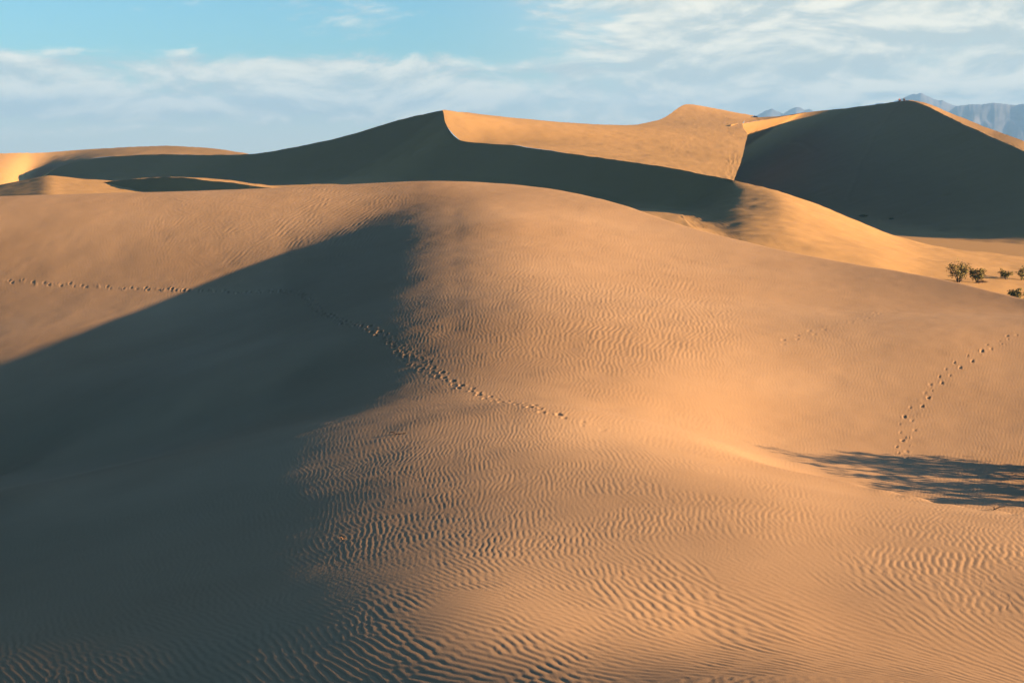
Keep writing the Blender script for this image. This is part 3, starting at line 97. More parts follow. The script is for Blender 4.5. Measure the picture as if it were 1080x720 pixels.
-69721 491 490 491 493 496 498 503 509 515 524 534 545 558 573 588 607 627 650 675 703 731 763 794 826 854 878 892 883 824 812 818 831 845 857 863 865 866 862 854 846 834 822 810 801 797 801 819 850 921 929 914 884 847 814 769 711 643 563 478 390 340 251 165 85 15 -62 -115 -155 -187 -215 -239 -256 -270 -279 -284 -287 -284 -278 -267 -252 -234 -212 -186 -156 -126 -96 -66 -38 -15 5 22 39 55 70 88 105 128 168 247 341 443 319 578 61 -1294 -1824 -1864 -1705 -1531 -1371 -1241 -1139 -1063 -1007 -965 -935 -911 -894 -882 -873 -865 -860 -856 -853 -851 -851 -850 -851
-69253 509 509 511 512 516 520 525 532 541 552 563 577 593 608 626 644 665 685 707 729 752 775 796 815 830 835 829 806 766 743 734 736 742 753 763 774 783 791 798 805 811 816 823 833 847 865 888 913 961 965 956 930 898 862 812 747 668 579 484 386 360 253 153 65 -12 -95 -149 -184 -213 -237 -256 -273 -284 -291 -293 -292 -286 -278 -265 -249 -229 -205 -177 -148 -115 -83 -52 -22 4 29 53 76 99 128 159 182 204 253 312 356 406 301 576 -184 -1918 -2341 -2193 -1903 -1656 -1456 -1302 -1182 -1091 -1022 -972 -935 -908 -889 -875 -866 -859 -856 -852 -850 -850 -849 -850 -850
-68643 528 529 529 532 536 540 546 555 565 578 591 606 624 641 659 678 695 714 730 745 760 771 779 783 781 771 754 730 704 681 667 658 659 665 675 689 705 724 742 764 785 810 835 863 891 921 949 975 1016 1016 1004 974 948 909 853 780 691 593 489 384 342 232 132 43 -34 -114 -166 -200 -227 -247 -265 -283 -290 -294 -295 -291 -281 -272 -256 -240 -218 -193 -164 -133 -100 -67 -35 -4 25 56 85 113 144 180 216 244 254 273 263 403 289 511 -240 -1764 -2237 -2229 -2030 -1805 -1612 -1449 -1311 -1197 -1108 -1036 -982 -941 -911 -890 -874 -864 -857 -852 -850 -850 -849 -850 -851 -851
-67889 547 548 548 551 554 560 566 576 586 599 614 631 648 668 686 703 719 733 744 752 755 754 750 739 724 705 683 659 637 617 602 592 588 591 599 615 634 659 688 721 758 798 840 883 925 965 1002 1034 1075 1073 1054 1016 998 953 890 809 714 607 496 385 336 227 125 34 -47 -132 -185 -217 -244 -263 -277 -288 -295 -298 -294 -287 -275 -261 -245 -226 -204 -177 -148 -115 -82 -47 -13 20 53 89 124 160 198 239 271 273 257 308 290 573 -40 -1397 -1765 -1944 -1949 -1847 -1714 -1596 -1485 -1376 -1276 -1186 -1109 -1044 -991 -951 -919 -896 -880 -867 -860 -854 -853 -852 -853 -853 -854 -855
-66994 566 567 567 570 573 577 584 593 603 615 631 647 665 684 703 719 734 744 749 749 742 730 712 692 667 642 617 594 574 555 541 532 526 527 535 550 571 599 635 676 725 778 834 892 946 997 1043 1081 1132 1126 1105 1061 1041 993 925 837 736 623 506 390 372 246 129 29 -59 -155 -214 -234 -274 -281 -292 -298 -301 -301 -293 -282 -267 -250 -232 -211 -189 -161 -131 -98 -65 -29 5 40 77 113 151 189 230 242 253 231 321 201 480 -215 -1693 -2132 -2101 -1904 -1708 -1566 -1472 -1402 -1338 -1276 -1211 -1151 -1092 -1042 -997 -960 -930 -907 -890 -877 -868 -863 -860 -860 -859 -860 -861 -861
-65965 586 587 588 589 591 594 600 606 615 626 639 653 671 688 706 722 737 745 747 740 724 701 672 642 613 586 561 540 519 503 488 478 474 474 481 495 516 545 582 628 683 749 818 884 950 1010 1066 1115 1182 1178 1152 1104 1080 1028 955 863 757 641 519 400 361 241 125 36 -88 -167 -229 -247 -284 -287 -295 -297 -299 -294 -285 -271 -253 -234 -215 -194 -171 -144 -114 -81 -48 -12 23 60 98 136 178 213 239 224 312 231 442 -186 -1418 -1694 -1860 -1891 -1808 -1667 -1532 -1416 -1330 -1267 -1220 -1179 -1141 -1103 -1065 -1029 -996 -966 -941 -921 -904 -891 -883 -876 -872 -871 -870 -871 -871 -871
-64812 608 609 609 609 610 611 614 618 623 631 639 650 664 677 692 708 722 733 737 727 704 665 626 593 567 545 523 502 481 462 447 436 431 432 439 451 473 499 536 580 636 710 784 855 927 999 1067 1131 1227 1226 1200 1145 1111 1058 981 888 779 661 538 415 362 237 113 4 -100 -182 -231 -258 -274 -283 -288 -288 -288 -282 -270 -256 -234 -215 -197 -177 -154 -128 -97 -64 -30 8 44 85 125 171 210 229 291 267 496 -68 -1283 -1621 -1806 -1828 -1743 -1637 -1543 -1456 -1373 -1295 -1229 -1177 -1138 -1108 -1081 -1058 -1036 -1013 -991 -970 -951 -934 -920 -909 -899 -894 -889 -887 -885 -884 -884 -885
-63547 632 632 632 631 631 629 629 629 629 632 635 639 644 652 661 672 683 695 703 703 685 615 568 557 547 532 512 488 461 437 420 409 403 403 409 422 440 467 501 545 597 658 725 797 873 954 1040 1125 1270 1277 1248 1188 1138 1085 1008 914 806 687 564 439 379 244 108 -9 -112 -189 -229 -255 -269 -277 -279 -280 -275 -268 -255 -240 -209 -213 -194 -172 -146 -119 -87 -54 -20 18 53 102 132 179 187 294 199 436 -231 -1601 -2020 -2016 -1866 -1709 -1576 -1470 -1382 -1310 -1248 -1194 -1149 -1112 -1082 -1059 -1042 -1027 -1013 -1000 -986 -973 -960 -947 -937 -927 -919 -913 -908 -905 -903 -902 -901 -900
-62185 659 658 657 655 652 650 646 642 637 632 627 623 619 617 617 617 621 622 622 614 596 566 554 579 575 541 524 505 461 432 413 401 393 391 396 406 423 447 477 514 557 606 661 723 794 876 974 1088 1317 1336 1300 1228 1162 1112 1039 947 841 722 598 469 377 248 115 -4 -105 -179 -221 -247 -265 -275 -278 -277 -276 -269 -257 -241 -219 -201 -179 -156 -128 -99 -68 -32 -3 33 63 114 129 236 165 388 -207 -1383 -1628 -1778 -1827 -1780 -1679 -1566 -1456 -1358 -1278 -1213 -1162 -1122 -1091 -1065 -1046 -1032 -1019 -1010 -1001 -994 -986 -977 -970 -961 -953 -945 -938 -934 -928 -925 -923 -921 -919 -920
-60744 688 687 685 682 679 673 666 658 648 635 622 608 594 579 565 551 541 530 521 513 510 517 538 577 581 558 544 538 504 462 439 419 403 397 398 407 423 442 463 489 520 556 601 653 714 786 875 1000 1373 1384 1333 1257 1180 1139 1073 988 883 764 634 499 431 291 145 20 -89 -182 -236 -253 -288 -286 -295 -275 -307 -278 -267 -242 -217 -190 -163 -134 -104 -72 -46 -27 -9 40 61 170 106 334 -250 -1390 -1574 -1670 -1683 -1633 -1577 -1530 -1474 -1405 -1332 -1260 -1197 -1146 -1105 -1075 -1055 -1040 -1028 -1020 -1013 -1006 -1000 -995 -991 -985 -981 -975 -969 -964 -958 -953 -949 -946 -943 -941 -939 -939
-59243 720 718 718 713 709 701 692 679 664 646 624 600 574 546 518 489 464 441 426 421 430 458 506 577 593 568 558 543 529 510 502 471 427 415 418 431 442 451 459 471 488 512 547 594 658 740 847 978 1270 1320 1312 1266 1182 1157 1104 1026 924 802 666 521 492 332 171 48 -104 -206 -273 -282 -323 -315 -317 -308 -298 -278 -257 -230 -201 -169 -139 -110 -95 -84 -71 -25 -3 105 38 268 -316 -1442 -1595 -1657 -1636 -1565 -1496 -1441 -1392 -1345 -1300 -1255 -1210 -1165 -1125 -1090 -1065 -1049 -1038 -1032 -1027 -1023 -1018 -1012 -1008 -1003 -1000 -997 -993 -990 -986 -981 -978 -973 -969 -966 -963 -961 -960 -960
-57702 755 755 752 750 743 735 724 708 689 665 637 605 568 530 488 447 409 376 355 347 360 398 470 582 613 582 575 560 544 525 506 490 477 467 461 484 473 464 461 460 463 477 504 548 610 691 790 901 1164 1230 1256 1244 1161 1153 1116 1047 950 825 682 527 516 328 154 8 -122 -237 -290 -310 -320 -321 -315 -303 -287 -265 -239 -209 -178 -144 -134 -136 -129 -81 -60 36 -38 192 -397 -1516 -1646 -1682 -1634 -1540 -1451 -1386 -1331 -1281 -1238 -1197 -1163 -1131 -1105 -1081 -1062 -1046 -1036 -1033 -1034 -1040 -1039 -1034 -1030 -1024 -1019 -1017 -1013 -1010 -1008 -1005 -1002 -999 -996 -992 -989 -985 -983 -982 -980 -980
-56139 795 793 792 789 783 774 763 745 724 698 665 628 584 538 488 439 391 351 320 307 319 362 451 593 636 600 593 575 559 540 524 511 501 494 488 484 475 468 467 458 447 451 470 511 562 624 696 785 1041 1124 1178 1193 1104 1116 1095 1040 947 825 678 519 489 294 120 -23 -139 -241 -284 -301 -310 -310 -301 -288 -270 -244 -217 -187 -170 -189 -181 -155 -107 -57 -156 58 -496 -1574 -1672 -1696 -1643 -1538 -1435 -1355 -1288 -1234 -1187 -1146 -1109 -1079 -1056 -1037 -1025 -1018 -1015 -1017 -1024 -1034 -1041 -1045 -1047 -1045 -1042 -1037 -1034 -1031 -1028 -1026 -1023 -1020 -1018 -1016 -1012 -1010 -1008 -1005 -1002 -1002 -1001 -1000
-54567 836 835 835 831 827 819 807 791 771 744 711 672 628 578 526 473 420 374 337 317 324 365 454 604 651 608 599 576 558 541 526 514 505 496 488 479 467 458 449 445 442 444 449 500 520 544 579 632 892 994 1071 1112 1008 1036 1033 993 912 797 655 500 468 271 103 -34 -138 -225 -261 -275 -282 -279 -268 -251 -227 -198 -178 -213 -205 -193 -84 -155 83 -530 -1611 -1601 -1448 -1514 -1544 -1493 -1413 -1336 -1264 -1202 -1150 -1105 -1066 -1033 -1008 -988 -977 -972 -973 -980 -994 -1010 -1025 -1035 -1042 -1049 -1051 -1053 -1051 -1050 -1047 -1046 -1043 -1040 -1038 -1036 -1034 -1031 -1029 -1027 -1025 -1023 -1021 -1021 -1019 -1019
-52997 879 879 879 877 873 866 858 845 826 803 774 740 698 653 604 553 501 453 413 388 383 411 481 610 646 602 587 562 543 527 516 505 497 489 482 471 458 448 440 435 432 430 437 458 458 462 482 458 692 807 881 955 886 946 974 960 892 773 620 455 402 222 78 -36 -116 -180 -208 -222 -227 -225 -211 -197 -169 -208 -242 -244 -137 -193 48 -575 -1752 -1889 -1888 -1782 -1614 -1456 -1351 -1282 -1222 -1168 -1117 -1072 -1031 -995 -968 -946 -933 -926 -927 -935 -950 -971 -992 -1009 -1023 -1034 -1044 -1050 -1054 -1058 -1058 -1060 -1059 -1058 -1056 -1055 -1052 -1050 -1048 -1046 -1045 -1042 -1041 -1040 -1038 -1038 -1037 -1037
-51436 924 923 924 922 920 917 911 903 890 873 851 824 794 757 718 676 631 587 547 515 497 501 534 608 623 583 563 537 520 507 497 488 479 470 462 450 441 431 425 417 413 410 408 409 410 412 419 416 500 526 599 661 678 817 880 897 864 730 567 400 334 185 75 -10 -65 -106 -132 -147 -155 -158 -140 -170 -256 -280 -211 -218 37 -550 -1771 -2018 -2090 -2007 -1835 -1659 -1503 -1364 -1249 -1159 -1093 -1041 -998 -962 -932 -910 -894 -886 -884 -892 -907 -928 -953 -974 -992 -1008 -1022 -1034 -1043 -1051 -1057 -1061 -1063 -1067 -1067 -1068 -1068 -1066 -1064 -1063 -1061 -1060 -1058 -1057 -1056 -1054 -1054 -1053 -1053 -1052
-49883 966 966 966 967 967 967 965 962 956 948 936 922 905 883 859 830 798 763 725 686 652 624 604 598 582 552 531 509 492 479 466 455 444 432 422 412 406 399 392 385 377 369 364 360 358 356 354 355 348 373 408 461 501 564 631 661 731 687 525 404 296 183 95 33 -5 -39 -71 -95 -116 -137 -258 -341 -349 -244 -323 -69 -749 -2100 -2452 -2357 -2114 -1876 -1679 -1523 -1387 -1270 -1167 -1080 -1010 -954 -914 -883 -862 -851 -848 -853 -866 -887 -914 -939 -961 -979 -996 -1009 -1022 -1034 -1042 -1051 -1058 -1064 -1068 -1070 -1073 -1075 -1074 -1075 -1074 -1073 -1073 -1071 -1071 -1070 -1068 -1068 -1067 -1067 -1065 -1066
-48338 1005 1005 1007 1008 1010 1013 1016 1018 1021 1022 1023 1022 1021 1017 1010 1000 982 958 923 880 825 757 675 576 527 512 488 470 452 436 420 406 390 377 364 358 354 350 344 334 322 312 302 295 288 283 276 271 256 267 288 321 366 428 500 569 600 572 468 343 251 162 91 44 14 -18 -63 -99 -198 -327 -389 -314 -371 -144 -724 -1857 -2086 -2204 -2191 -2068 -1892 -1720 -1562 -1422 -1300 -1194 -1100 -1021 -955 -902 -864 -839 -825 -824 -831 -850 -878 -906 -930 -951 -970 -986 -1001 -1013 -1024 -1035 -1044 -1052 -1059 -1064 -1069 -1073 -1076 -1078 -1079 -1080 -1081 -1081 -1081 -1081 -1080 -1081 -1079 -1079 -1078 -1078 -1077 -1076
-46796 1038 1039 1042 1043 1048 1052 1060 1069 1078 1089 1101 1115 1128 1142 1153 1160 1158 1146 1116 1068 990 882 733 541 459 459 432 415 396 378 360 343 327 311 301 296 295 294 286 276 263 249 239 230 223 217 212 210 205 209 219 245 289 356 431 497 523 486 380 262 184 114 58 16 -11 -53 -135 -256 -345 -342 -377 -177 -650 -1664 -1956 -2135 -2154 -2053 -1919 -1795 -1680 -1565 -1450 -1337 -1232 -1137 -1053 -983 -923 -878 -847 -827 -823 -830 -850 -878 -903 -925 -946 -964 -980 -995 -1007 -1019 -1028 -1038 -1047 -1053 -1060 -1065 -1069 -1074 -1076 -1079 -1081 -1083 -1084 -1086 -1086 -1088 -1088 -1087 -1088 -1088 -1087 -1087 -1086 -1086
-45251 1064 1065 1067 1071 1077 1084 1094 1108 1123 1143 1164 1188 1215 1240 1266 1286 1298 1296 1274 1221 1128 982 775 494 380 393 362 348 328 310 292 276 261 248 241 239 241 241 236 226 213 201 191 184 179 177 178 181 183 186 195 219 261 320 385 433 443 395 290 180 104 41 -18 -88 -161 -243 -314 -369 -351 -432 -265 -734 -1735 -2139 -2219 -2140 -2008 -1868 -1748 -1640 -1541 -1448 -1355 -1266 -1179 -1099 -1027 -966 -917 -880 -857 -848 -853 -870 -891 -910 -928 -946 -962 -978 -992 -1004 -1016 -1025 -1035 -1042 -1051 -1056 -1061 -1066 -1069 -1073 -1076 -1078 -1081 -1083 -1086 -1087 -1089 -1091 -1092 -1093 -1093 -1095 -1093 -1094 -1092 -1092
-43697 1079 1080 1083 1088 1095 1104 1117 1133 1153 1177 1204 1234 1266 1300 1331 1357 1377 1380 1362 1310 1210 1046 796 436 290 317 285 274 256 241 226 213 203 194 192 193 199 202 200 192 182 173 167 163 165 169 177 187 193 196 206 227 262 307 350 373 356 288 167 38 -71 -149 -226 -296 -320 -340 -343 -399 -318 -594 -1185 -1476 -1775 -1965 -2017 -1967 -1867 -1759 -1654 -1553 -1461 -1376 -1295 -1218 -1146 -1080 -1021 -972 -933 -908 -897 -899 -908 -919 -930 -942 -955 -968 -980 -993 -1005 -1016 -1025 -1034 -1041 -1049 -1054 -1060 -1063 -1067 -1070 -1073 -1075 -1077 -1080 -1082 -1085 -1087 -1089 -1091 -1093 -1095 -1096 -1097 -1098 -1097 -1098 -1097
-42134 1083 1085 1088 1093 1100 1110 1124 1142 1162 1188 1216 1247 1278 1309 1338 1362 1376 1378 1356 1304 1203 1034 766 365 200 239 208 203 189 180 169 162 158 151 151 156 163 171 170 164 157 154 154 162 175 189 203 216 221 218 214 211 217 221 217 194 141 53 -64 -169 -230 -262 -290 -308 -308 -326 -317 -427 -688 -937 -1254 -1512 -1680 -1774 -1806 -1794 -1743 -1671 -1588 -1502 -1419 -1341 -1266 -1199 -1138 -1084 -1037 -1000 -975 -964 -958 -959 -960 -964 -970 -977 -984 -992 -1002 -1010 -1019 -1028 -1037 -1043 -1050 -1054 -1060 -1062 -1066 -1068 -1072 -1074 -1076 -1077 -1079 -1080 -1083 -1084 -1087 -1090 -1091 -1094 -1095 -1097 -1098 -1099 -1100 -1100
-40561 1075 1077 1080 1084 1091 1101 1114 1131 1151 1173 1197 1223 1246 1269 1287 1297 1297 1283 1249 1188 1088 939 722 300 110 163 133 133 124 118 114 111 109 112 110 114 120 121 117 109 116 130 155 166 167 158 143 129 105 75 51 39 44 66 96 123 123 81 -9 -102 -159 -204 -242 -260 -279 -282 -332 -500 -743 -992 -1219 -1405 -1537 -1616 -1653 -1656 -1632 -1587 -1531 -1464 -1396 -1328 -1263 -1205 -1153 -1110 -1077 -1054 -1038 -1027 -1019 -1013 -1011 -1010 -1011 -1013 -1016 -1020 -1024 -1031 -1036 -1043 -1048 -1054 -1057 -1062 -1064 -1067 -1070 -1072 -1074 -1076 -1077 -1077 -1078 -1079 -1080 -1081 -1084 -1085 -1088 -1090 -1092 -1094 -1096 -1098 -1098 -1099
-38978 1052 1054 1057 1061 1067 1076 1086 1100 1116 1132 1148 1163 1175 1182 1184 1175 1155 1118 1063 986 887 765 604 219 31 93 71 84 87 93 100 109 117 122 126 129 131 128 130 140 143 136 116 92 68 47 29 15 -6 -30 -41 -39 -14 32 93 147 170 141 53 -46 -102 -168 -178 -155 -214 -306 -427 -586 -773 -966 -1143 -1292 -1405 -1482 -1526 -1543 -1538 -1515 -1479 -1433 -1381 -1328 -1277 -1229 -1191 -1159 -1136 -1115 -1100 -1087 -1077 -1068 -1062 -1058 -1053 -1052 -1050 -1050 -1051 -1053 -1056 -1059 -1062 -1065 -1067 -1070 -1071 -1072 -1075 -1075 -1077 -1078 -1078 -1078 -1078 -1077 -1078 -1078 -1079 -1081 -1082 -1085 -1087 -1089 -1091 -1093 -1093 -1094
-37390 1014 1016 1018 1023 1027 1033 1041 1049 1057 1066 1072 1073 1071 1061 1043 1016 974 920 846 751 633 488 329 95 0 56 82 127 159 180 194 204 206 200 185 165 148 141 132 109 84 52 31 5 -7 -11 -11 -18 -33 -50 -57 -44 -10 51 123 190 219 195 125 40 -37 -98 -147 -193 -264 -367 -494 -639 -792 -943 -1085 -1206 -1304 -1375 -1424 -1452 -1461 -1454 -1436 -1408 -1373 -1337 -1301 -1268 -1240 -1216 -1195 -1176 -1161 -1147 -1135 -1124 -1114 -1105 -1099 -1092 -1088 -1084 -1080 -1079 -1079 -1078 -1078 -1078 -1078 -1079 -1078 -1079 -1079 -1080 -1080 -1079 -1079 -1078 -1077 -1077 -1075 -1075 -1076 -1076 -1077 -1079 -1080 -1081 -1083 -1085 -1085 -1085
-35806 961 963 965 969 971 974 977 979 979 979 972 962 945 920 884 839 784 718 640 552 453 346 241 155 155 212 228 235 226 211 193 173 153 133 115 101 90 78 53 29 8 -22 -31 -114 9 240 203 105 24 -25 -42 -33 0 48 103 150 174 167 130 73 4 -69 -146 -230 -324 -431 -552 -681 -812 -938 -1051 -1148 -1232 -1298 -1348 -1382 -1402 -1408 -1404 -1390 -1372 -1351 -1330 -1310 -1289 -1271 -1253 -1238 -1222 -1207 -1193 -1180 -1166 -1156 -1145 -1136 -1128 -1120 -1114 -1108 -1105 -1101 -1097 -1094 -1091 -1088 -1087 -1085 -1084 -1083 -1083 -1081 -1079 -1079 -1076 -1075 -1074 -1073 -1072 -1072 -1071 -1072 -1071 -1073 -1073 -1074 -1075 -1075
-34236 895 896 898 900 901 899 896 892 886 875 859 839 809 773 727 673 612 548 486 434 413 454 623 374 161 222 190 185 167 148 128 106 84 64 50 39 28 30 -13 24 117 70 11 -1 40 121 158 141 99 58 35 32 45 71 99 123 133 127 102 56 -7 -83 -173 -270 -376 -488 -606 -724 -835 -938 -1030 -1113 -1186 -1247 -1297 -1335 -1362 -1376 -1382 -1382 -1376 -1370 -1359 -1349 -1337 -1324 -1311 -1296 -1282 -1267 -1251 -1236 -1222 -1207 -1195 -1182 -1171 -1160 -1150 -1142 -1134 -1126 -1119 -1113 -1106 -1100 -1096 -1092 -1088 -1086 -1084 -1081 -1080 -1079 -1076 -1074 -1071 -1071 -1069 -1067 -1066 -1064 -1064 -1062 -1062 -1063 -1062 -1062
-32689 816 818 817 818 815 811 803 794 781 763 740 712 677 635 589 538 487 442 416 428 509 703 751 342 103 183 149 151 132 116 96 76 58 37 33 1 62 146 87 18 21 32 41 54 74 102 126 138 134 123 109 102 100 104 110 112 106 90 59 12 -49 -128 -219 -321 -431 -543 -651 -754 -850 -938 -1020 -1094 -1161 -1219 -1268 -1308 -1337 -1358 -1372 -1382 -1388 -1391 -1391 -1387 -1382 -1374 -1365 -1353 -1341 -1325 -1310 -1293 -1278 -1261 -1247 -1232 -1217 -1203 -1191 -1178 -1166 -1155 -1143 -1134 -1123 -1114 -1106 -1098 -1093 -1089 -1084 -1081 -1080 -1076 -1075 -1072 -1071 -1068 -1066 -1064 -1060 -1057 -1054 -1052 -1050 -1050 -1049 -1050
-31177 728 728 727 724 719 713 701 689 670 648 622 591 557 519 480 444 415 402 417 465 548 610 553 221 84 247 257 223 185 155 132 112 98 85 78 78 81 84 54 11 5 21 47 73 96 116 134 151 159 163 161 154 146 136 123 108 86 56 14 -40 -108 -190 -280 -379 -479 -580 -677 -770 -859 -940 -1018 -1087 -1150 -1208 -1257 -1296 -1328 -1355 -1376 -1393 -1405 -1416 -1421 -1425 -1425 -1422 -1416 -1407 -1396 -1384 -1368 -1352 -1335 -1318 -1301 -1284 -1267 -1250 -1233 -1217 -1201 -1185 -1169 -1155 -1142 -1129 -1117 -1108 -1098 -1091 -1085 -1081 -1077 -1076 -1073 -1070 -1068 -1065 -1063 -1059 -1054 -1050 -1045 -1041 -1038 -1037 -1036 -1037
-29709 632 631 628 625 617 607 595 579 559 536 509 482 453 425 400 381 371 376 396 417 440 444 397 312 237 232 240 234 216 194 174 156 144 135 129 121 103 76 45 33 35 48 70 94 117 139 157 174 185 193 193 187 174 156 133 101 65 20 -34 -95 -165 -243 -328 -417 -509 -602 -693 -781 -865 -945 -1020 -1090 -1153 -1210 -1258 -1299 -1334 -1364 -1389 -1410 -1429 -1443 -1454 -1462 -1466 -1467 -1464 -1459 -1452 -1439 -1427 -1410 -1394 -1377 -1357 -1340 -1319 -1299 -1278 -1257 -1237 -1216 -1198 -1179 -1161 -1146 -1130 -1116 -1105 -1095 -1086 -1081 -1076 -1073 -1070 -1068 -1065 -1061 -1058 -1053 -1048 -1041 -1036 -1031 -1027 -1024 -1024 -1025
-28291 530 529 526 521 512 500 487 470 450 429 407 383 363 346 333 325 321 313 324 336 350 352 337 316 290 266 251 242 232 220 208 196 184 173 159 144 124 103 86 79 82 93 107 125 145 163 180 196 206 213 213 204 189 165 134 95 49 -4 -64 -129 -202 -279 -359 -444 -530 -618 -706 -790 -874 -954 -1030 -1101 -1165 -1221 -1269 -1311 -1348 -1381 -1410 -1434 -1454 -1473 -1488 -1499 -1506 -1511 -1512 -1510 -1504 -1496 -1483 -1470 -1453 -1436 -1417 -1397 -1373 -1349 -1325 -1300 -1275 -1250 -1227 -1204 -1183 -1162 -1144 -1127 -1112 -1099 -1089 -1080 -1075 -1070 -1067 -1064 -1061 -1056 -1051 -1046 -1040 -1033 -1026 -1020 -1017 -1014 -1013 -1013
-26928 426 425 422 415 407 396 381 366 347 329 310 293 278 267 260 259 254 242 246 271 290 300 300 298 291 278 268 257 248 241 234 225 214 203 188 172 156 142 134 131 133 139 149 163 177 192 206 218 227 230 227 217 198 170 134 90 40 -18 -81 -149 -222 -299 -378 -461 -546 -631 -718 -804 -888 -970 -1049 -1119 -1181 -1236 -1284 -1328 -1368 -1402 -1434 -1460 -1484 -1505 -1522 -1537 -1547 -1555 -1559 -1560 -1556 -1550 -1541 -1528 -1513 -1497 -1476 -1455 -1429 -1402 -1373 -1343 -1315 -1286 -1259 -1230 -1205 -1180 -1158 -1138 -1120 -1105 -1092 -1082 -1075 -1067 -1063 -1058 -1054 -1049 -1044 -1037 -1029 -1023 -1017 -1011 -1008 -1005 -1003 -1003
-25620 323 321 317 312 304 293 281 266 251 236 220 206 195 184 177 171 169 182 207 229 244 256 266 272 276 276 274 269 266 260 255 248 240 229 217 205 193 184 177 177 177 184 191 201 211 224 234 243 247 248 241 227 206 175 138 90 38 -23 -87 -157 -232 -309 -389 -474 -558 -645 -733 -822 -911 -994 -1069 -1136 -1198 -1252 -1302 -1348 -1388 -1426 -1459 -1489 -1515 -1538 -1559 -1576 -1589 -1599 -1607 -1609 -1608 -1605 -1597 -1586 -1573 -1557 -1536 -1513 -1486 -1455 -1424 -1390 -1356 -1322 -1290 -1258 -1228 -1200 -1174 -1150 -1129 -1111 -1096 -1085 -1074 -1065 -1058 -1052 -1045 -1040 -1033 -1027 -1019 -1013 -1007 -1002 -999 -997 -995 -995
-24365 221 220 217 211 204 195 183 172 159 147 134 123 114 105 101 101 110 130 155 176 196 214 231 247 259 269 276 277 278 277 273 268 262 253 244 235 225 219 216 214 216 220 228 236 246 255 263 268 271 267 257 241 217 185 145 97 42 -20 -87 -158 -234 -314 -398 -483 -571 -663 -755 -846 -933 -1012 -1085 -1154 -1214 -1270 -1322 -1368 -1411 -1450 -1486 -1518 -1547 -1572 -1596 -1615 -1633 -1644 -1654 -1659 -1661 -1660 -1654 -1646 -1633 -1616 -1596 -1571 -1542 -1510 -1474 -1437 -1398 -1361 -1324 -1287 -1253 -1221 -1190 -1163 -1140 -1118 -1101 -1086 -1072 -1062 -1052 -1044 -1036 -1030 -1022 -1015 -1009 -1002 -997 -994 -990 -988 -987 -987
-23161 125 123 120 115 109 100 91 81 70 61 51 43 38 35 37 43 56 76 98 123 148 173 200 223 242 258 270 279 286 287 289 285 282 276 268 261 254 250 246 245 246 251 258 266 275 285 291 295 296 290 279 260 233 200 158 109 51 -12 -81 -156 -236 -319 -406 -496 -589 -683 -774 -863 -948 -1027 -1100 -1170 -1232 -1289 -1341 -1390 -1434 -1476 -1513 -1547 -1579 -1608 -1633 -1655 -1675 -1690 -1703 -1710 -1715 -1716 -1712 -1706 -1693 -1676 -1655 -1628 -1598 -1563 -1526 -1485 -1443 -1401 -1359 -1318 -1280 -1243 -1208 -1178 -1150 -1126 -1105 -1085 -1070 -1056 -1045 -1035 -1026 -1018 -1010 -1004 -998 -992 -987 -984 -981 -981 -980 -981
-22002 34 32 29 25 17 10 1 -8 -16 -23 -29 -33 -33 -31 -25 -14 2 22 47 74 104 137 168 197 222 243 262 277 288 297 300 301 300 296 291 285 281 275 271 269 271 274 281 290 300 310 317 323 323 317 305 285 257 221 176 124 65 -3 -75 -156 -239 -327 -418 -509 -603 -695 -787 -874 -960 -1039 -1115 -1185 -1250 -1308 -1363 -1412 -1458 -1501 -1541 -1578 -1612 -1642 -1670 -1696 -1717 -1736 -1751 -1763 -1770 -1773 -1772 -1765 -1753 -1736 -1713 -1685 -1654 -1618 -1577 -1535 -1489 -1444 -1397 -1352 -1307 -1267 -1228 -1193 -1161 -1132 -1106 -1083 -1066 -1049 -1036 -1024 -1014 -1005 -998 -992 -986 -982 -977 -975 -974 -974 -974 -974
-20882 -49 -51 -56 -62 -71 -78 -87 -95 -101 -104 -107 -106 -103 -97 -86 -72 -52 -30 -2 30 65 102 136 170 200 228 251 272 289 302 310 315 317 316 313 309 303 298 293 290 290 293 299 307 318 330 342 350 354 349 335 315 286 247 198 141 76 4 -73 -156 -243 -334 -425 -520 -612 -705 -796 -884 -969 -1051 -1128 -1200 -1267 -1328 -1384 -1435 -1483 -1527 -1569 -1608 -1644 -1678 -1709 -1736 -1760 -1782 -1800 -1814 -1826 -1830 -1830 -1825 -1812 -1795 -1771 -1743 -1710 -1671 -1630 -1586 -1538 -1489 -1439 -1390 -1341 -1293 -1251 -1207 -1167 -1133 -1103 -1078 -1058 -1041 -1026 -1014 -1002 -992 -985 -979 -975 -970 -969 -967 -966 -968 -968 -968
-19798 -116 -126 -136 -148 -157 -166 -173 -180 -183 -185 -184 -181 -173 -162 -148 -129 -106 -79 -47 -12 26 65 104 141 178 212 241 267 288 306 320 328 334 335 335 331 325 319 313 309 308 308 314 323 333 345 360 374 382 384 374 354 319 274 220 158 88 10 -72 -157 -245 -338 -432 -527 -622 -714 -805 -894 -979 -1062 -1141 -1215 -1283 -1346 -1405 -1459 -1508 -1554 -1597 -1638 -1676 -1714 -1746 -1777 -1805 -1829 -1850 -1868 -1879 -1886 -1887 -1882 -1870 -1853 -1830 -1800 -1766 -1726 -1682 -1636 -1588 -1537 -1486 -1435 -1384 -1330 -1272 -1211 -1165 -1127 -1098 -1072 -1050 -1032 -1016 -1002 -991 -980 -972 -966 -962 -959 -959 -960 -961 -961 -962 -963
"""
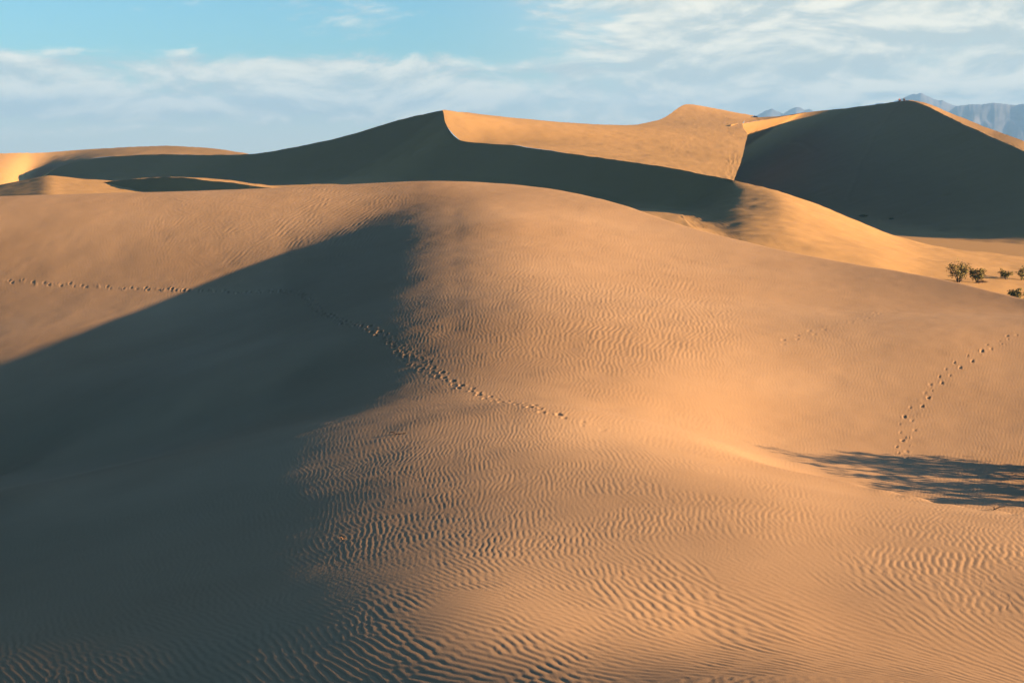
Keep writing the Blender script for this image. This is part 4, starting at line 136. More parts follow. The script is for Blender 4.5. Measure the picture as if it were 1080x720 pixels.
# the crest of the near dune: azimuth (pixels) and distance (metres)
CREST = """
-160 116.76
-145 115.48
-130 113.17
-115 110.30
-100 107.40
-85 104.94
-70 103.17
-55 102.06
-40 101.40
-25 100.96
-10 100.61
5 100.34
20 100.14
35 99.97
50 99.86
65 99.82
80 99.87
95 99.95
110 99.91
125 99.58
140 98.92
155 98.07
170 97.26
185 96.61
200 96.12
215 95.74
230 95.41
245 95.11
260 94.81
275 94.51
290 94.22
305 93.99
320 93.82
335 93.71
350 93.61
365 93.53
380 93.46
395 93.40
410 93.31
425 93.18
440 92.95
455 92.61
470 92.20
485 91.78
500 91.38
515 90.94
530 90.40
545 89.72
560 88.89
575 87.96
590 86.94
605 85.86
620 84.75
635 83.61
650 82.46
665 81.31
680 80.17
695 79.06
710 77.98
725 76.93
740 75.94
755 75.00
770 74.11
785 73.27
800 72.49
815 71.75
830 71.05
845 70.37
860 69.69
875 69.01
890 68.31
905 67.59
920 66.83
935 66.05
950 65.25
965 64.42
980 63.57
995 62.70
1010 61.83
1025 60.95
1040 60.08
1055 59.22
1070 58.38
1085 57.55
1100 56.74
1115 55.95
1130 55.19
1145 54.48
1160 53.88
1175 53.46
1190 53.24
"""
RIPPLES = True
F, U0, V0 = 1500.0, 540.0, 165.0           # focal length and horizon of a level camera (pixels of a 1080 wide frame)
EL, AZ = math.radians(12.0), math.radians(12.0)
SUN = np.array([math.cos(EL)*math.cos(AZ), -math.cos(EL)*math.sin(AZ), math.sin(EL)])
sc = bpy.context.scene
C = sc.collection
rng = np.random.default_rng(7)

# ------------------------------------------------------------------ helpers
def pt(u, v, d):
    return np.array([(u-U0)/F*d, d, -(v-V0)/F*d])

def mesh_from(name, verts, faces, mat, smooth=True, parent=None):
    me = bpy.data.meshes.new(name)
    verts = np.asarray(verts, np.float32); faces = np.asarray(faces, np.int32)
    n, k = faces.shape
    me.vertices.add(len(verts)); me.vertices.foreach_set('co', verts.ravel())
    me.loops.add(n*k); me.loops.foreach_set('vertex_index', faces.ravel())
    me.polygons.add(n)
    me.polygons.foreach_set('loop_start', np.arange(0, n*k, k, dtype=np.int32))
    me.polygons.foreach_set('loop_total', np.full(n, k, np.int32))
    me.polygons.foreach_set('use_smooth', np.full(n, smooth, bool))
    me.update(calc_edges=True); me.validate()
    me.materials.append(mat)
    o = bpy.data.objects.new(name, me); C.objects.link(o)
    if parent: o.parent = parent
    return o

def grid_faces(nr, nc, off=0):
    i = np.arange(nr-1)[:, None]*nc + np.arange(nc-1)[None, :] + off
    return np.stack([i, i+1, i+nc+1, i+nc], -1).reshape(-1, 4)

def structure(o, label=None, cat=None):
    o['kind'] = 'structure'
    if label: o['label'] = label
    if cat: o['category'] = cat
    return o

def tag(o, label, cat, group=None):
    o['label'] = label; o['category'] = cat
    if group: o['group'] = group
    return o

def pchip(P, n):
    """P[K,...]: monotone cubic through the keys, n samples per segment."""
    K = len(P); dlt = P[1:]-P[:-1]
    m = np.zeros_like(P)
    a, b = dlt[:-1], dlt[1:]
    s = a*b > 0
    m[1:-1] = np.where(s, 2*a*b/np.where(s, a+b, 1), 0)
    m[0] = dlt[0]; m[-1] = dlt[-1]
    out = []
    for k in range(K-1):
        ts = np.linspace(0, 1, n+1)[:(n+1 if k == K-2 else n)]
        for t in ts:
            h00 = 2*t**3-3*t*t+1; h10 = t**3-2*t*t+t; h01 = -2*t**3+3*t*t; h11 = t**3-t*t
            out.append(h00*P[k]+h10*m[k]+h01*P[k+1]+h11*m[k+1])
    return np.array(out)

def catmull(P, n):
    K = len(P); m = np.zeros_like(P)
    m[1:-1] = (P[2:]-P[:-2])/2; m[0] = P[1]-P[0]; m[-1] = P[-1]-P[-2]
    out = []
    for k in range(K-1):
        for t in np.linspace(0, 1, n+1)[:(n+1 if k == K-2 else n)]:
            h00 = 2*t**3-3*t*t+1; h10 = t**3-2*t*t+t; h01 = -2*t**3+3*t*t; h11 = t**3-t*t
            out.append(h00*P[k]+h10*m[k]+h01*P[k+1]+h11*m[k+1])
    return np.array(out)

def loft(cols, n=20, m=16, along=catmull, across=pchip):
    """cols: list of columns, each a list of (u, v, d) from the crest down; gives verts, faces of one smooth sheet."""
    P = np.array([[pt(*q) for q in c] for c in cols])          # K, R, 3
    G = along(P, n)                                             # along the crest
    G = across(np.swapaxes(G, 0, 1), m)                         # down the slope
    nr, nc = G.shape[:2]
    return G.reshape(-1, 3), grid_faces(nr, nc), (nr, nc)

def value_noise(x, y, seed):
    """smooth gradient-free lattice noise in -1..1"""
    def h(i, j):
        n = np.sin(i*127.1 + j*311.7 + seed*74.7)*43758.5453
        return (n-np.floor(n))*2-1
    i = np.floor(x); j = np.floor(y); fx = x-i; fy = y-j
    fx = fx*fx*fx*(fx*(fx*6-15)+10); fy = fy*fy*fy*(fy*(fy*6-15)+10)
    return (h(i, j)*(1-fx)+h(i+1, j)*fx)*(1-fy) + (h(i, j+1)*(1-fx)+h(i+1, j+1)*fx)*fy

def fbm(x, y, seed, oct=4):
    s = 0; a = 1
    for k in range(oct):
        s = s + a*value_noise(x, y, seed+k*3.1); x = x*2.03+1.7; y = y*2.03-0.9; a *= .5
    return s

# ------------------------------------------------------------------ materials
def new_mat(name):
    m = bpy.data.materials.new(name); m.use_nodes = True
    nt = m.node_tree; nt.nodes.clear()
    out = nt.nodes.new('ShaderNodeOutputMaterial'); b = nt.nodes.new('ShaderNodeBsdfPrincipled')
    nt.links.new(b.outputs[0], out.inputs[0])
    return m, nt, b

def sand_material(name, col_a, col_b, scale=1.0, bump=.3, ripple=0.0):
    m, nt, b = new_mat(name); N = nt.nodes.new; Lk = nt.links.new
    tc = N('ShaderNodeTexCoord')
    n1 = N('ShaderNodeTexNoise'); n1.inputs['Scale'].default_value = .12*scale; n1.inputs['Detail'].default_value = 6
    n2 = N('ShaderNodeTexNoise'); n2.inputs['Scale'].default_value = 18*scale; n2.inputs['Detail'].default_value = 4; n2.inputs['Roughness'].default_value = .7
    Lk(tc.outputs['Object'], n1.inputs['Vector']); Lk(tc.outputs['Object'], n2.inputs['Vector'])
    mx = N('ShaderNodeMath'); mx.operation = 'MULTIPLY_ADD'; Lk(n2.outputs['Fac'], mx.inputs[0]); mx.inputs[1].default_value = .45; Lk(n1.outputs['Fac'], mx.inputs[2])
    rp = N('ShaderNodeValToRGB'); rp.color_ramp.elements[0].position = .45; rp.color_ramp.elements[1].position = 1.0
    rp.color_ramp.elements[0].color = (*col_a, 1); rp.color_ramp.elements[1].color = (*col_b, 1)
    Lk(mx.outputs[0], rp.inputs[0]); Lk(rp.outputs[0], b.inputs['Base Color'])
    b.inputs['Roughness'].default_value = .95; b.inputs['Specular IOR Level'].default_value = .1
    n3 = N('ShaderNodeTexNoise'); n3.inputs['Scale'].default_value = 60*scale; n3.inputs['Detail'].default_value = 3
    Lk(tc.outputs['Object'], n3.inputs['Vector'])
    bp = N('ShaderNodeBump'); bp.inputs['Strength'].default_value = bump; bp.inputs['Distance'].default_value = .01/scale
    Lk(n3.outputs['Fac'], bp.inputs['Height']); Lk(bp.outputs[0], b.inputs['Normal'])
    return m

SAND_A, SAND_B = (.365, .228, .116), (.485, .320, .174)
m_sand = sand_material('sand', SAND_A, SAND_B)
m_far = sand_material('far_sand', (.40,.242,.092), (.45,.280,.118), scale=.15, bump=.3)

# ------------------------------------------------------------------ the near dune
raw = np.array(ZGRID.split(), dtype=float)
gA = np.arange(-0.64, 0.6401, 0.01); gR = np.linspace(math.log(7.0), math.log(135.0), 130)
ZG = np.cumsum(raw.reshape(len(gR), len(gA)), axis=1)/5000.0

def near_z(a, lr):
    """bicubic read-out of the height grid at azimuth a = x/y and log-distance lr = ln y"""
    fa = np.clip((a-gA[0])/.01, 0, len(gA)-1.0001); fr = np.clip((lr-gR[0])/(gR[1]-gR[0]), 0, len(gR)-1.0001)
    ia = fa.astype(int); ir = fr.astype(int); ta = fa-ia; tr = fr-ir
    def w(t): return (-.5*t**3+t*t-.5*t, 1.5*t**3-2.5*t*t+1, -1.5*t**3+2*t*t+.5*t, .5*t**3-.5*t*t)
    wa, wr = w(ta), w(tr); z = 0
    for p in range(4):
        rr = np.clip(ir+p-1, 0, len(gR)-1)
        for q in range(4):
            z = z + wr[p]*wa[q]*ZG[rr, np.clip(ia+q-1, 0, len(gA)-1)]
    return z

CR = np.array(CREST.split(), dtype=float).reshape(-1, 2)
CU = np.concatenate([[-700], CR[:, 0], [1800]]); CD = np.concatenate([[CR[0, 1]+6], CR[:, 1], [CR[-1, 1]-14]])
_grid_z = near_z
def near_z(a, lr):
    u = U0+F*a; dc = sum(np.interp(u+q, CU, CD) for q in (-24, -12, 0, 12, 24))/5; d = np.exp(lr)
    z = _grid_z(a, lr); over = d > dc
    zc = _grid_z(a, np.log(dc)); k = np.interp(u, [0, 450, 620, 800], [.003, .004, .012, .016])
    e = np.maximum(d-dc, 0); fall = k*e*np.minimum(e, 14)+k*14*np.maximum(e-14, 0)
    return np.where(over, zc*(d/dc)-fall, z)

def near_height(x, y):
    return near_z(x/y, np.log(y))

def hit(u, v, dmax=110.0):
    """first point of the near dune along the ray through pixel (u, v)"""
    lr = np.linspace(math.log(9.0), math.log(dmax), 1500); a = (u-U0)/F
    d = np.exp(lr); z = near_z(np.full_like(lr, a), lr)
    k = np.argmax(z >= -(v-V0)/F*d)
    return np.array([a*d[k], d[k], z[k]])
PX = 1.12                                   # wanted spacing of the mesh in picture pixels
cols = np.concatenate([np.linspace(-.63, -.40, 60, endpoint=False), np.arange(-.40, .40, PX/F), np.linspace(.40, .63, 60)])
lrs = np.linspace(math.log(7.3), math.log(132), 2400)
aa = np.linspace(-.38, .38, 39)
ZZ = near_z(np.tile(aa, (len(lrs), 1)), np.tile(lrs[:, None], (1, len(aa))))
VV = V0 - ZZ/np.exp(lrs)[:, None]*F
dv = np.abs(np.diff(VV, axis=0)); dv = np.maximum(dv.max(1), .12)
dv[np.exp(lrs[1:]) < 12.5] *= .3
cum = np.concatenate([[0], np.cumsum(dv)])
nrow = int(cum[-1]/(PX*1.15))
rows = np.interp(np.linspace(0, cum[-1], nrow), cum, lrs)
A2, LR2 = np.meshgrid(cols, rows)
Y = np.exp(LR2); X = A2*Y
Z = near_z(A2, LR2)
Zs = Z.copy()

# ripple crests as seen across the slope: place, direction of the crest lines, spacing along (sx, sy), strength
RIP = [(640,330,.15,1,7,0,1.30),(560,300,-.15,1,6,0,1.17),(720,340,.25,1,7,0,1.23),(480,330,.5,1,5.5,0,1.1),(600,240,.1,1,4.5,0,0.78),(480,250,.3,1,4.5,0,.75),
 (480,480,-.6,1,6,0,1.17),(560,450,-.5,1,6,0,1.23),(520,560,.1,1,7,0,1.0),(400,560,-.1,1,6,0,.9),(400,600,.35,1,6.5,0,0.72),(700,550,.5,1,8,0,1.0),(800,545,.7,1,8,0,.9),
 (700,620,1,.42,0,7.5,1.0),(800,660,1,.33,0,9,1.0),(950,620,1,.42,0,7.5,.9),(900,692,1,.25,0,8,.6),(620,590,.9,1,8,0,1.15),(450,650,1,.4,0,6.5,0.65),(350,640,.8,.6,0,7,0.65),
 (500,700,1,.1,0,6.5,0.65),(700,706,1,.09,0,5.5,.8),(200,690,1,.35,0,7.5,0.65),(100,640,.6,1,6.5,0,0.50),(250,600,.15,1,6,0,.7),(130,706,1,.3,0,7.5,0.58),(60,560,.2,1,5,0,.7),
 (950,562,.8,1,8,0,.7),(1060,600,1,.6,0,7,.8),(1060,690,1,.45,0,7.5,.6),(1000,450,.4,1,4.5,0,.75),(1040,535,-.35,1,5.5,0,1.1),(900,505,-.1,1,4.5,0,.7),(850,450,.3,1,4.5,0,.75),(785,440,.3,1,5,0,.4),(720,440,.4,1,5.5,0,0.52),
 (850,340,.2,1,4.5,0,.75),(1000,380,.3,1,4,0,.75),(250,230,1,-.25,4,2,1.0),(100,260,.3,1,4,0,.7),(350,215,.8,-.3,4,2,.8),(540,205,.3,1,4,0,.15),(60,330,.4,1,4,0,.6),(300,340,.5,1,4,0,.15),(100,450,.5,1,4,0,.15),(340,400,.4,1,4.5,0,.15),(600,670,1,.34,0,5.5,.95),(520,640,1,.55,0,6.5,1.15)]

def ripple_field(x, y, z):
    e = 2e-3; K = []
    for u, v, du, dv_, sx, sy, amp in RIP:
        x0, y0, z0 = hit(u, v); a0 = x0/y0; l0 = math.log(y0)
        vz = lambda a, l: V0-float(near_z(np.array([a]), np.array([l]))[0])/math.exp(l)*F
        Va = (vz(a0+.02, l0)-vz(a0-.02, l0))/.04; Vl = min((vz(a0, l0+.08)-vz(a0, l0-.08))/.16, -60.0)
        def plan(pu, pv):
            da = pu/F; dl = (pv-Va*da)/Vl
            return np.array([da*y0+a0*y0*dl, y0*dl])
        t = plan(du, dv_); t /= np.linalg.norm(t); n = np.array([t[1], -t[0]])
        lam = .74*abs(plan(sx, sy) @ n)
        if y0 < 26: lam = .108*(lam/.108)**.5
        th = math.atan2(n[1], n[0])
        amp = amp*(1.3 if abs(du) > abs(dv_) else 1.0)
        K.append((x0, y0, math.cos(2*th), math.sin(2*th), math.log(min(max(lam, .07), .33)), amp, u, v))
    K = np.array(K)
    u = U0+F*x/y; v = V0-z/y*F
    w0 = 0; acc = [0, 0, 0, 0]
    for k in K:
        w = 1/((u-k[6])**2+(1.3*(v-k[7]))**2+900)**1.6; w0 = w0+w
        for q in range(4): acc[q] = acc[q]+w*k[2+q]
    c2, s2, ll, amp = [q/w0 for q in acc]
    th = .5*np.arctan2(s2, c2) + .30*fbm(x/1.7, y/1.7, 5, 2)
    ll = ll + .10*fbm(x/2.3, y/2.3, 9, 2)
    # narrow-band plane waves: bins of direction and wavelength, blended
    TB, LB = math.radians(15), .16
    ft = (th/TB) % 12; fl = ll/LB
    it = np.floor(ft).astype(int); il = np.floor(fl).astype(int); tt = ft-it; tl = fl-il
    S = np.zeros(x.shape, complex)
    r2 = np.random.default_rng(3)
    near_mask = (np.abs(x/y) < .41) & (y > 9)
    for jl in range(il.min(), il.max()+2):
        lam = math.exp(jl*LB)
        for jt in range(12):
            ph = r2.uniform(0, 2*math.pi, 12); kt = r2.normal(0, math.radians(9), 12); kl = r2.normal(0, .09, 12)
            m = near_mask & ((it == jt) | ((it+1) % 12 == jt)) & ((il == jl) | (il+1 == jl))
            if not m.any(): continue
            w = np.where(it[m] == jt, 1-tt[m], tt[m])*np.where(il[m] == jl, 1-tl[m], tl[m])
            xm, ym = x[m], y[m]; s = 0
            for p_, a_, l_ in zip(ph, kt, kl):
                k = 2*math.pi/lam*(1+l_); a = jt*TB+a_
                # fold the wrap of the half circle so that neighbouring bins agree in sense
                s = s+np.exp(1j*(k*(xm*math.cos(a)+ym*math.sin(a))+p_))
            flip = (jt == 0) & (it[m] == 11)
            S[m] += w*np.where(flip, np.conj(s), s)
    mag = np.abs(S)/math.sqrt(12); ph = np.angle(S)
    lam = np.exp(ll)
    env = np.minimum(1, mag/.55)
    h = np.sin(ph)+.22*np.sin(2*ph+.6)
    h = h*env*amp*lam*AMP
    # broader unevenness of the sand
    h = h + .006*fbm(x/1.6, y/1.6, 21, 3)*np.clip(y/25, .3, 1.6) + .025*fbm(x/7, y/7, 27, 2)
    fade = np.clip((u+100)/60, 0, 1)*np.clip((1180-u)/60, 0, 1)
    return h*fade
AMP = .026

if RIPPLES:
    Z = Z + ripple_field(X, Y, Z)

# footprints: trails of small dents with a pushed-up rim
TRAILS = [([(3,296),(40,299),(90,302),(140,305),(175,306),(230,307),(290,307),(315,308),(325,315),(335,328),(352,337),(375,343),(392,347),(405,356),(418,365),(428,373),(440,381),(455,391),(470,400),(490,410),(510,418),(535,424),(565,432),(600,443),(640,458)], .42, .10, .30, .10),
 ([(405,356),(418,365),(428,373),(440,381),(455,391),(470,400)], .40, .22, .30, .05),
 ([(951,482),(952,472),(955,460),(957,448),(960,437),(970,428),(978,415),(988,402),(996,395),(1010,385),(1025,378),(1040,370),(1060,358),(1082,348)], .40, .13, .22, .06),
 ([(820,362),(845,355),(865,348),(885,343),(905,338),(925,330),(960,322)], .5, .16, .30, .03),
 ([(55,367),(85,360),(112,351)], .5, .15, .30, .035), ([(120,376),(150,370),(192,362)], .5, .15, .30, .03), ([(170,338),(210,330)], .6, .15, .3, .025)]
def stamp(px, py, ang, ln, depth):
    wd = ln*.36; R = ln*1.6
    i0, i1 = np.searchsorted(np.exp(rows), [py-R, py+R]); j0, j1 = np.searchsorted(cols, [(px-R)/py, (px+R)/py])
    if i1 <= i0 or j1 <= j0: return
    sl = (slice(max(i0-1, 0), i1+1), slice(max(j0-1, 0), j1+1))
    dx = X[sl]-px; dy = Y[sl]-py
    p = (dx*math.cos(ang)+dy*math.sin(ang))/(ln*.5); q = (-dx*math.sin(ang)+dy*math.cos(ang))/wd
    r = np.sqrt(p*p+q*q)
    Z[sl] += depth*(-np.exp(-(r/.85)**4)+.28*np.exp(-((r-1.25)/.33)**2))
for poly, step, side, ln, depth in TRAILS:
    P3 = np.array([hit(*q) for q in poly])[:, :2]
    seg = np.linalg.norm(np.diff(P3, axis=0), axis=1); s = np.concatenate([[0], np.cumsum(seg)])
    for k, q in enumerate(np.arange(0, s[-1], step)):
        q = q+rng.uniform(-.06, .06)
        x0, y0 = np.interp(q, s, P3[:, 0]), np.interp(q, s, P3[:, 1]); x1, y1 = np.interp(q+.3, s, P3[:, 0]), np.interp(q+.3, s, P3[:, 1])
        a = math.atan2(y1-y0, x1-x0) if (x1, y1) != (x0, y0) else 0.0
        o = side*(1 if k % 2 else -1)+rng.uniform(-.09, .09)
        stamp(x0-o*math.sin(a), y0+o*math.cos(a), a+rng.uniform(-.25, .25), ln*.72*rng.uniform(.65, 1.2), depth*.62*rng.uniform(.4, 1.2)*min(1, .25+(s[-1]-q)/4)*(2.2 if -.25 < x0/y0 < -.09 and y0 > 45 else 1))

# run the sheet back under the camera as a low hill, so that the photographer stands on the dune
ground_v = np.stack([X, Y, Z], -1)
nr, nc = Z.shape
near = mesh_from('dune', ground_v.reshape(-1, 3), grid_faces(nr, nc), m_sand)
structure(near, 'large rippled tan foreground dune with a soft shadowed hollow on its left', 'dune')

# ------------------------------------------------------------------ the dunes behind
FAR_TRACKS = [([(951,108),(940,118),(932,130),(921,143),(917,158),(907,172),(903,188),(893,210)], .12), ([(860,160),(845,150),(832,150)], .2), ([(1000,205),(960,222),(930,232)], .2)]
def dune(name, patches, mat, label):
    vs, fs, off = [], [], 0
    for v, f, _ in patches:
        v = np.array(v); x, y = v[:, 0], v[:, 1]
        # wind-worn unevenness, fading out towards the crest lines so that these stay clean
        v[:, 2] += .05*fbm(x/2.6, y/2.6, 31, 3)+.10*fbm(x/11, y/11, 37, 2)*.6
        u = U0+F*x/y; w = V0-F*v[:, 2]/y
        for line, dep in FAR_TRACKS:
            L = np.array(line, float); dist = np.full(len(u), 1e9)
            for p, q in zip(L[:-1], L[1:]):
                e = q-p; tt = np.clip(((u-p[0])*e[0]+(w-p[1])*e[1])/(e @ e), 0, 1)
                dist = np.minimum(dist, np.hypot(u-p[0]-tt*e[0], w-p[1]-tt*e[1]))
            v[:, 2] -= dep*np.exp(-(dist/1.1)**2)*(y > 200)
        vs.append(v); fs.append(f+off); off += len(v)
    o = mesh_from(name, np.concatenate(vs), np.concatenate(fs), mat)
    return structure(o, label, 'dune')

def slip(T, n, slope, zf, tail):
    """slip face falling from the crest point T=(u, v, d) along the horizontal direction n to the floor zf"""
    p = pt(*T); run = (p[2]-zf)/slope; n = np.array(n)/math.hypot(*n); P = [p]
    for s, dz in ((.33, .36), (.66, .71), (.92, .93), (1.15, 1.0)):
        P.append(np.array([p[0]+n[0]*run*s, p[1]+n[1]*run*s, p[2]+(zf-p[2])*dz]))
    P.append(np.array(tail) if len(tail) == 3 else P[-1]+np.array([n[0]*tail[0], n[1]*tail[0], tail[1]]))
    return P

def loft3(cols, n=20, m=14, along=catmull):
    G = along(np.array(cols), n)
    G = pchip(np.swapaxes(G, 0, 1), m)
    nr, nc = G.shape[:2]
    return G.reshape(-1, 3), grid_faces(nr, nc), (nr, nc)

T_A = [(28,194,318),(59,178,324),(95,168,320),(133,164.6,311),(178,163,301),(222,163.6,292),(262,163,284)]
T_B = [(300,157,276),(350,147,267),(400,133,258),(440,122,251),(466,117,245),(470,130,238),(485,148,230),(540,153.5,217),(600,162,203),(650,168.5,190),(700,176,178),(740,183.5,169),(765,188,164)]
T_D = [(790,194,160),(820,202,155),(860,215,151),(900,231,147),(950,250,144),(1000,261,142),(1040,266,140),(1080,271,139),(1200,285,136)]
T = T_A+T_B+T_D
front = []
zfA = [-6.4,-5.6,-5.4,-5.3,-5.2,-5.2,-5.2]
for q, zf in zip(T_A, zfA): front.append(slip(q, (-.68,-.73), .60, zf, (40, -1.5)))
zfB = [-5.2,-5.2,-5,-4.8,-4.4,-4.2,-4.1,-4.2,-4.8,-5.5,-6.0,-6.1,-6.1]
nB = [(-.68,-.73)]*4+[(-.75,-.66),(-.85,-.52),(-.89,-.45),(-.89,-.45),(-.89,-.45),(-.88,-.47),(-.86,-.5),(-.83,-.55),(-.8,-.6)]
tails = [(40,-1.5)]*5+[(40,-1.)]*2+[(-5,128,-4.8),(1,122,-5.2),(6,112,-5.6),(9,104,-5.9),(11.5,99,-6.0),(13.5,96,-6.1)]
for q, n, zf, tl in zip(T_B, nB, zfB, tails): front.append(slip(q, n, .56, zf, tl))
D_rows = [[(786,210,150),(783,221,141),(781,231,130),(780,243,118),(790,276,92)],[(820,214,144),(820,226,133),(822,238,122),(826,252,110),(830,287,89)],
 [(865,227,140),(868,238,129),(871,250,119),(875,262,107),(870,296,87)],[(910,243,137),(917,253,127),(922,262,117),(925,273,105),(915,305,85)],
 [(960,259,135),(968,267,125),(973,275,115),(975,284,105),(965,312,84)],[(1010,268,132),(1014,274,124),(1017,281,114),(1018,290,104),(1010,318,83)],
 [(1045,273,131),(1049,279,122),(1051,286,113),(1052,294,103),(1050,330,80)],[(1082,277,130),(1084,283,121),(1085,290,112),(1085,298,102),(1085,342,77)],
 [(1200,291,127),(1200,296,118),(1200,303,109),(1200,312,99),(1200,360,73)]]
for q, r in zip(T_D, D_rows): front.append([pt(*q)]+[pt(*k) for k in r])
lit = [[(-170,210,215),(-170,190,250),(-170,172,300)],[(-80,203,240),(-80,186,275),(-80,167,330)],[(0,196,288),(0,179,315),(0,162,352)],
 [(28,194,318),(34,178,345),(40,161,372)],[(59,178,324),(69,169,352),(80,158.5,382)],[(95,168,320),(102,163,350),(110,156.5,380)],
 [(133,164.6,311),(136,160,342),(140,155,374)],[(178,163,301),(179,159,330),(180,154,360)],[(222,163.6,292),(222,160.5,312),(222,156.5,336)],[(262,163,284),(262,162.7,292),(262,162.3,300)]]
def tps(P, q):
    """thin plate through the points P[:, :3] (height over plan), read at q[:, :2]"""
    s = 1/100.0; p = P[:, :2]*s; n = len(p)
    U_ = lambda r: r*r*np.log(r+1e-9)
    M_ = np.zeros((n+3, n+3)); M_[:n, :n] = U_(np.linalg.norm(p[:, None]-p[None], axis=2)); M_[:n, n] = 1; M_[:n, n+1:] = p; M_[n, :n] = 1; M_[n+1:, :n] = p.T
    c = np.linalg.solve(M_, np.r_[P[:, 2], 0, 0, 0]); qq = q*s
    return U_(np.linalg.norm(qq[:, None]-p[None], axis=2)) @ c[:n]+c[n]+qq @ c[n+1:]
tops = [(466,117,245),(474,117.6,252),(500,120,285),(560,126,316),(620,131,308),(655,132,302),(690,128,322),(728,110,372),(765,118,386)]
V_edge = [(800,124,378),(783,130.5,316),(788,142,278),(786,152,250),(781,172,200),(774,190.3,161.5)]
ctrl = np.array([pt(*q) for q in T_B[4:]+tops[1:]+V_edge+[(530,123,304),(590,129,313),(710,117.5,350),(745,113.5,382)]])
W = []
for b, t in zip(T_B[4:], tops):
    W.append([pt(*t)*(1-s)+pt(*b)*s for s in (0, .2, .4, .6, .8, 1)])
W.append([pt(*q) for q in V_edge])
wv, wf, (wr, wc) = loft3(W, n=30, m=16, along=pchip)
wv[:, 2] = tps(ctrl, wv[:, :2])
crestC = [(772,131.3,305),(785,130.0,322),(808,126.3,346),(828,122.9,360),(850,119,366),(900,113.5,362),(940,108,348),(958,106,335),(975,111,316),(1000,123,292),(1040,142,258),(1085,162,224),(1160,196,190),(1260,236,165)]
slC = [.46]*10+[.43,.40,.30,.25]
nC = [(-.6,-.8),(-.68,-.73),(-.76,-.65),(-.85,-.52),(-.92,-.4)]+[(-.97,-.23)]*9
Cc = [slip(q, n, s_, -10.8, (14, -1.2)) for q, n, s_ in zip(crestC, nC, slC)]
Cb = [[pt(*e), pt(*q)] for e, q in (((789,122.4,381),(784,130.0,321)), ((800,123.8,379),(808,126.3,346)), ((828,122.0,375),(828,122.9,360)), ((850,118.7,371),(850,119,366)))]
for q, e in zip(crestC[7:], [(960,105.5,341),(977,109,324),(1003,119.5,302),(1043,135.5,270),(1088,152.5,238),(1163,186,204),(1263,226,180)]):
    Cb.append([pt(*e), pt(*q)])
T_G = [(75,200,158),(100,194,166),(125,190.6,163),(150,188.5,158),(180,187.5,152),(220,190.5,146),(260,195,141),(300,200,137),(350,207,132)]
Gs = [slip(q, (-.75,-.66), .5, zf, (14, -1.0)) for q, zf in zip(T_G, [-4.6,-5.2,-5.8,-6.2,-6.4,-6.4,-6.4,-6.4,-6.4])]
Gback = [[pt(*e), pt(*q)] for e, q in zip([(112,193,174),(130,190.4,170),(152,188.3,165),(180,187,160),(220,189,156),(260,193,152),(300,198,148),(350,205,143)], T_G[1:])]
Gflat = []
for u in (-200, -120, -60, 0, 30, 50, 70, 95, 125, 160):
    col = []
    for d in (172, 165, 158, 150, 142, 134, 126, 118):
        x = (u-U0)/F*d; x0 = (48-U0)/F*d
        col.append(np.array([x, d, -2.95+(.20*(x-x0) if x < x0 else -.075*(x-x0))-.012*(152-d)*(1 if d < 152 else 2.5)]))
    Gflat.append(col)
dune('dune', [loft3(front, n=24, m=20, along=pchip), (wv, wf, 0), loft3([[pt(*q) for q in c] for c in lit])], m_far, 'golden sunlit dune with a sharp crest running down in front of its dark slope')
dune('dune', [loft3(Cc, n=36, m=30), loft3(Cb[:4], m=4), loft3(Cb[4:], m=4)], m_far, 'tall dune in blue shade with a thin sunlit edge below the mountains')
dune('dune', [loft3(Gs), loft3(Gback, m=4), loft3(Gflat, m=8)], m_far, 'low rounded dune half in shade at the far left')

# ------------------------------------------------------------------ ground to the horizon
def disc(r_list, z, nseg=96):
    v = [(0, 0, z)]; 
    vs = [[r*math.cos(2*math.pi*k/nseg), r*math.sin(2*math.pi*k/nseg), z] for r in r_list for k in range(nseg)]
    return np.array(vs), np.array([[i*nseg+k, i*nseg+(k+1) % nseg, (i+1)*nseg+(k+1) % nseg, (i+1)*nseg+k] for i in range(len(r_list)-1) for k in range(nseg)])
gv, gf = disc([.5, 40, 80, 128, 150, 160, 200, 300, 500, 1000, 3000, 8000, 14000], -10.6)
gv[:96*4, 2] = -18.0          # the floor lies deeper under the near dune
structure(mesh_from('ground', gv, gf, m_far), 'flat pale sand floor between the dunes', 'ground')

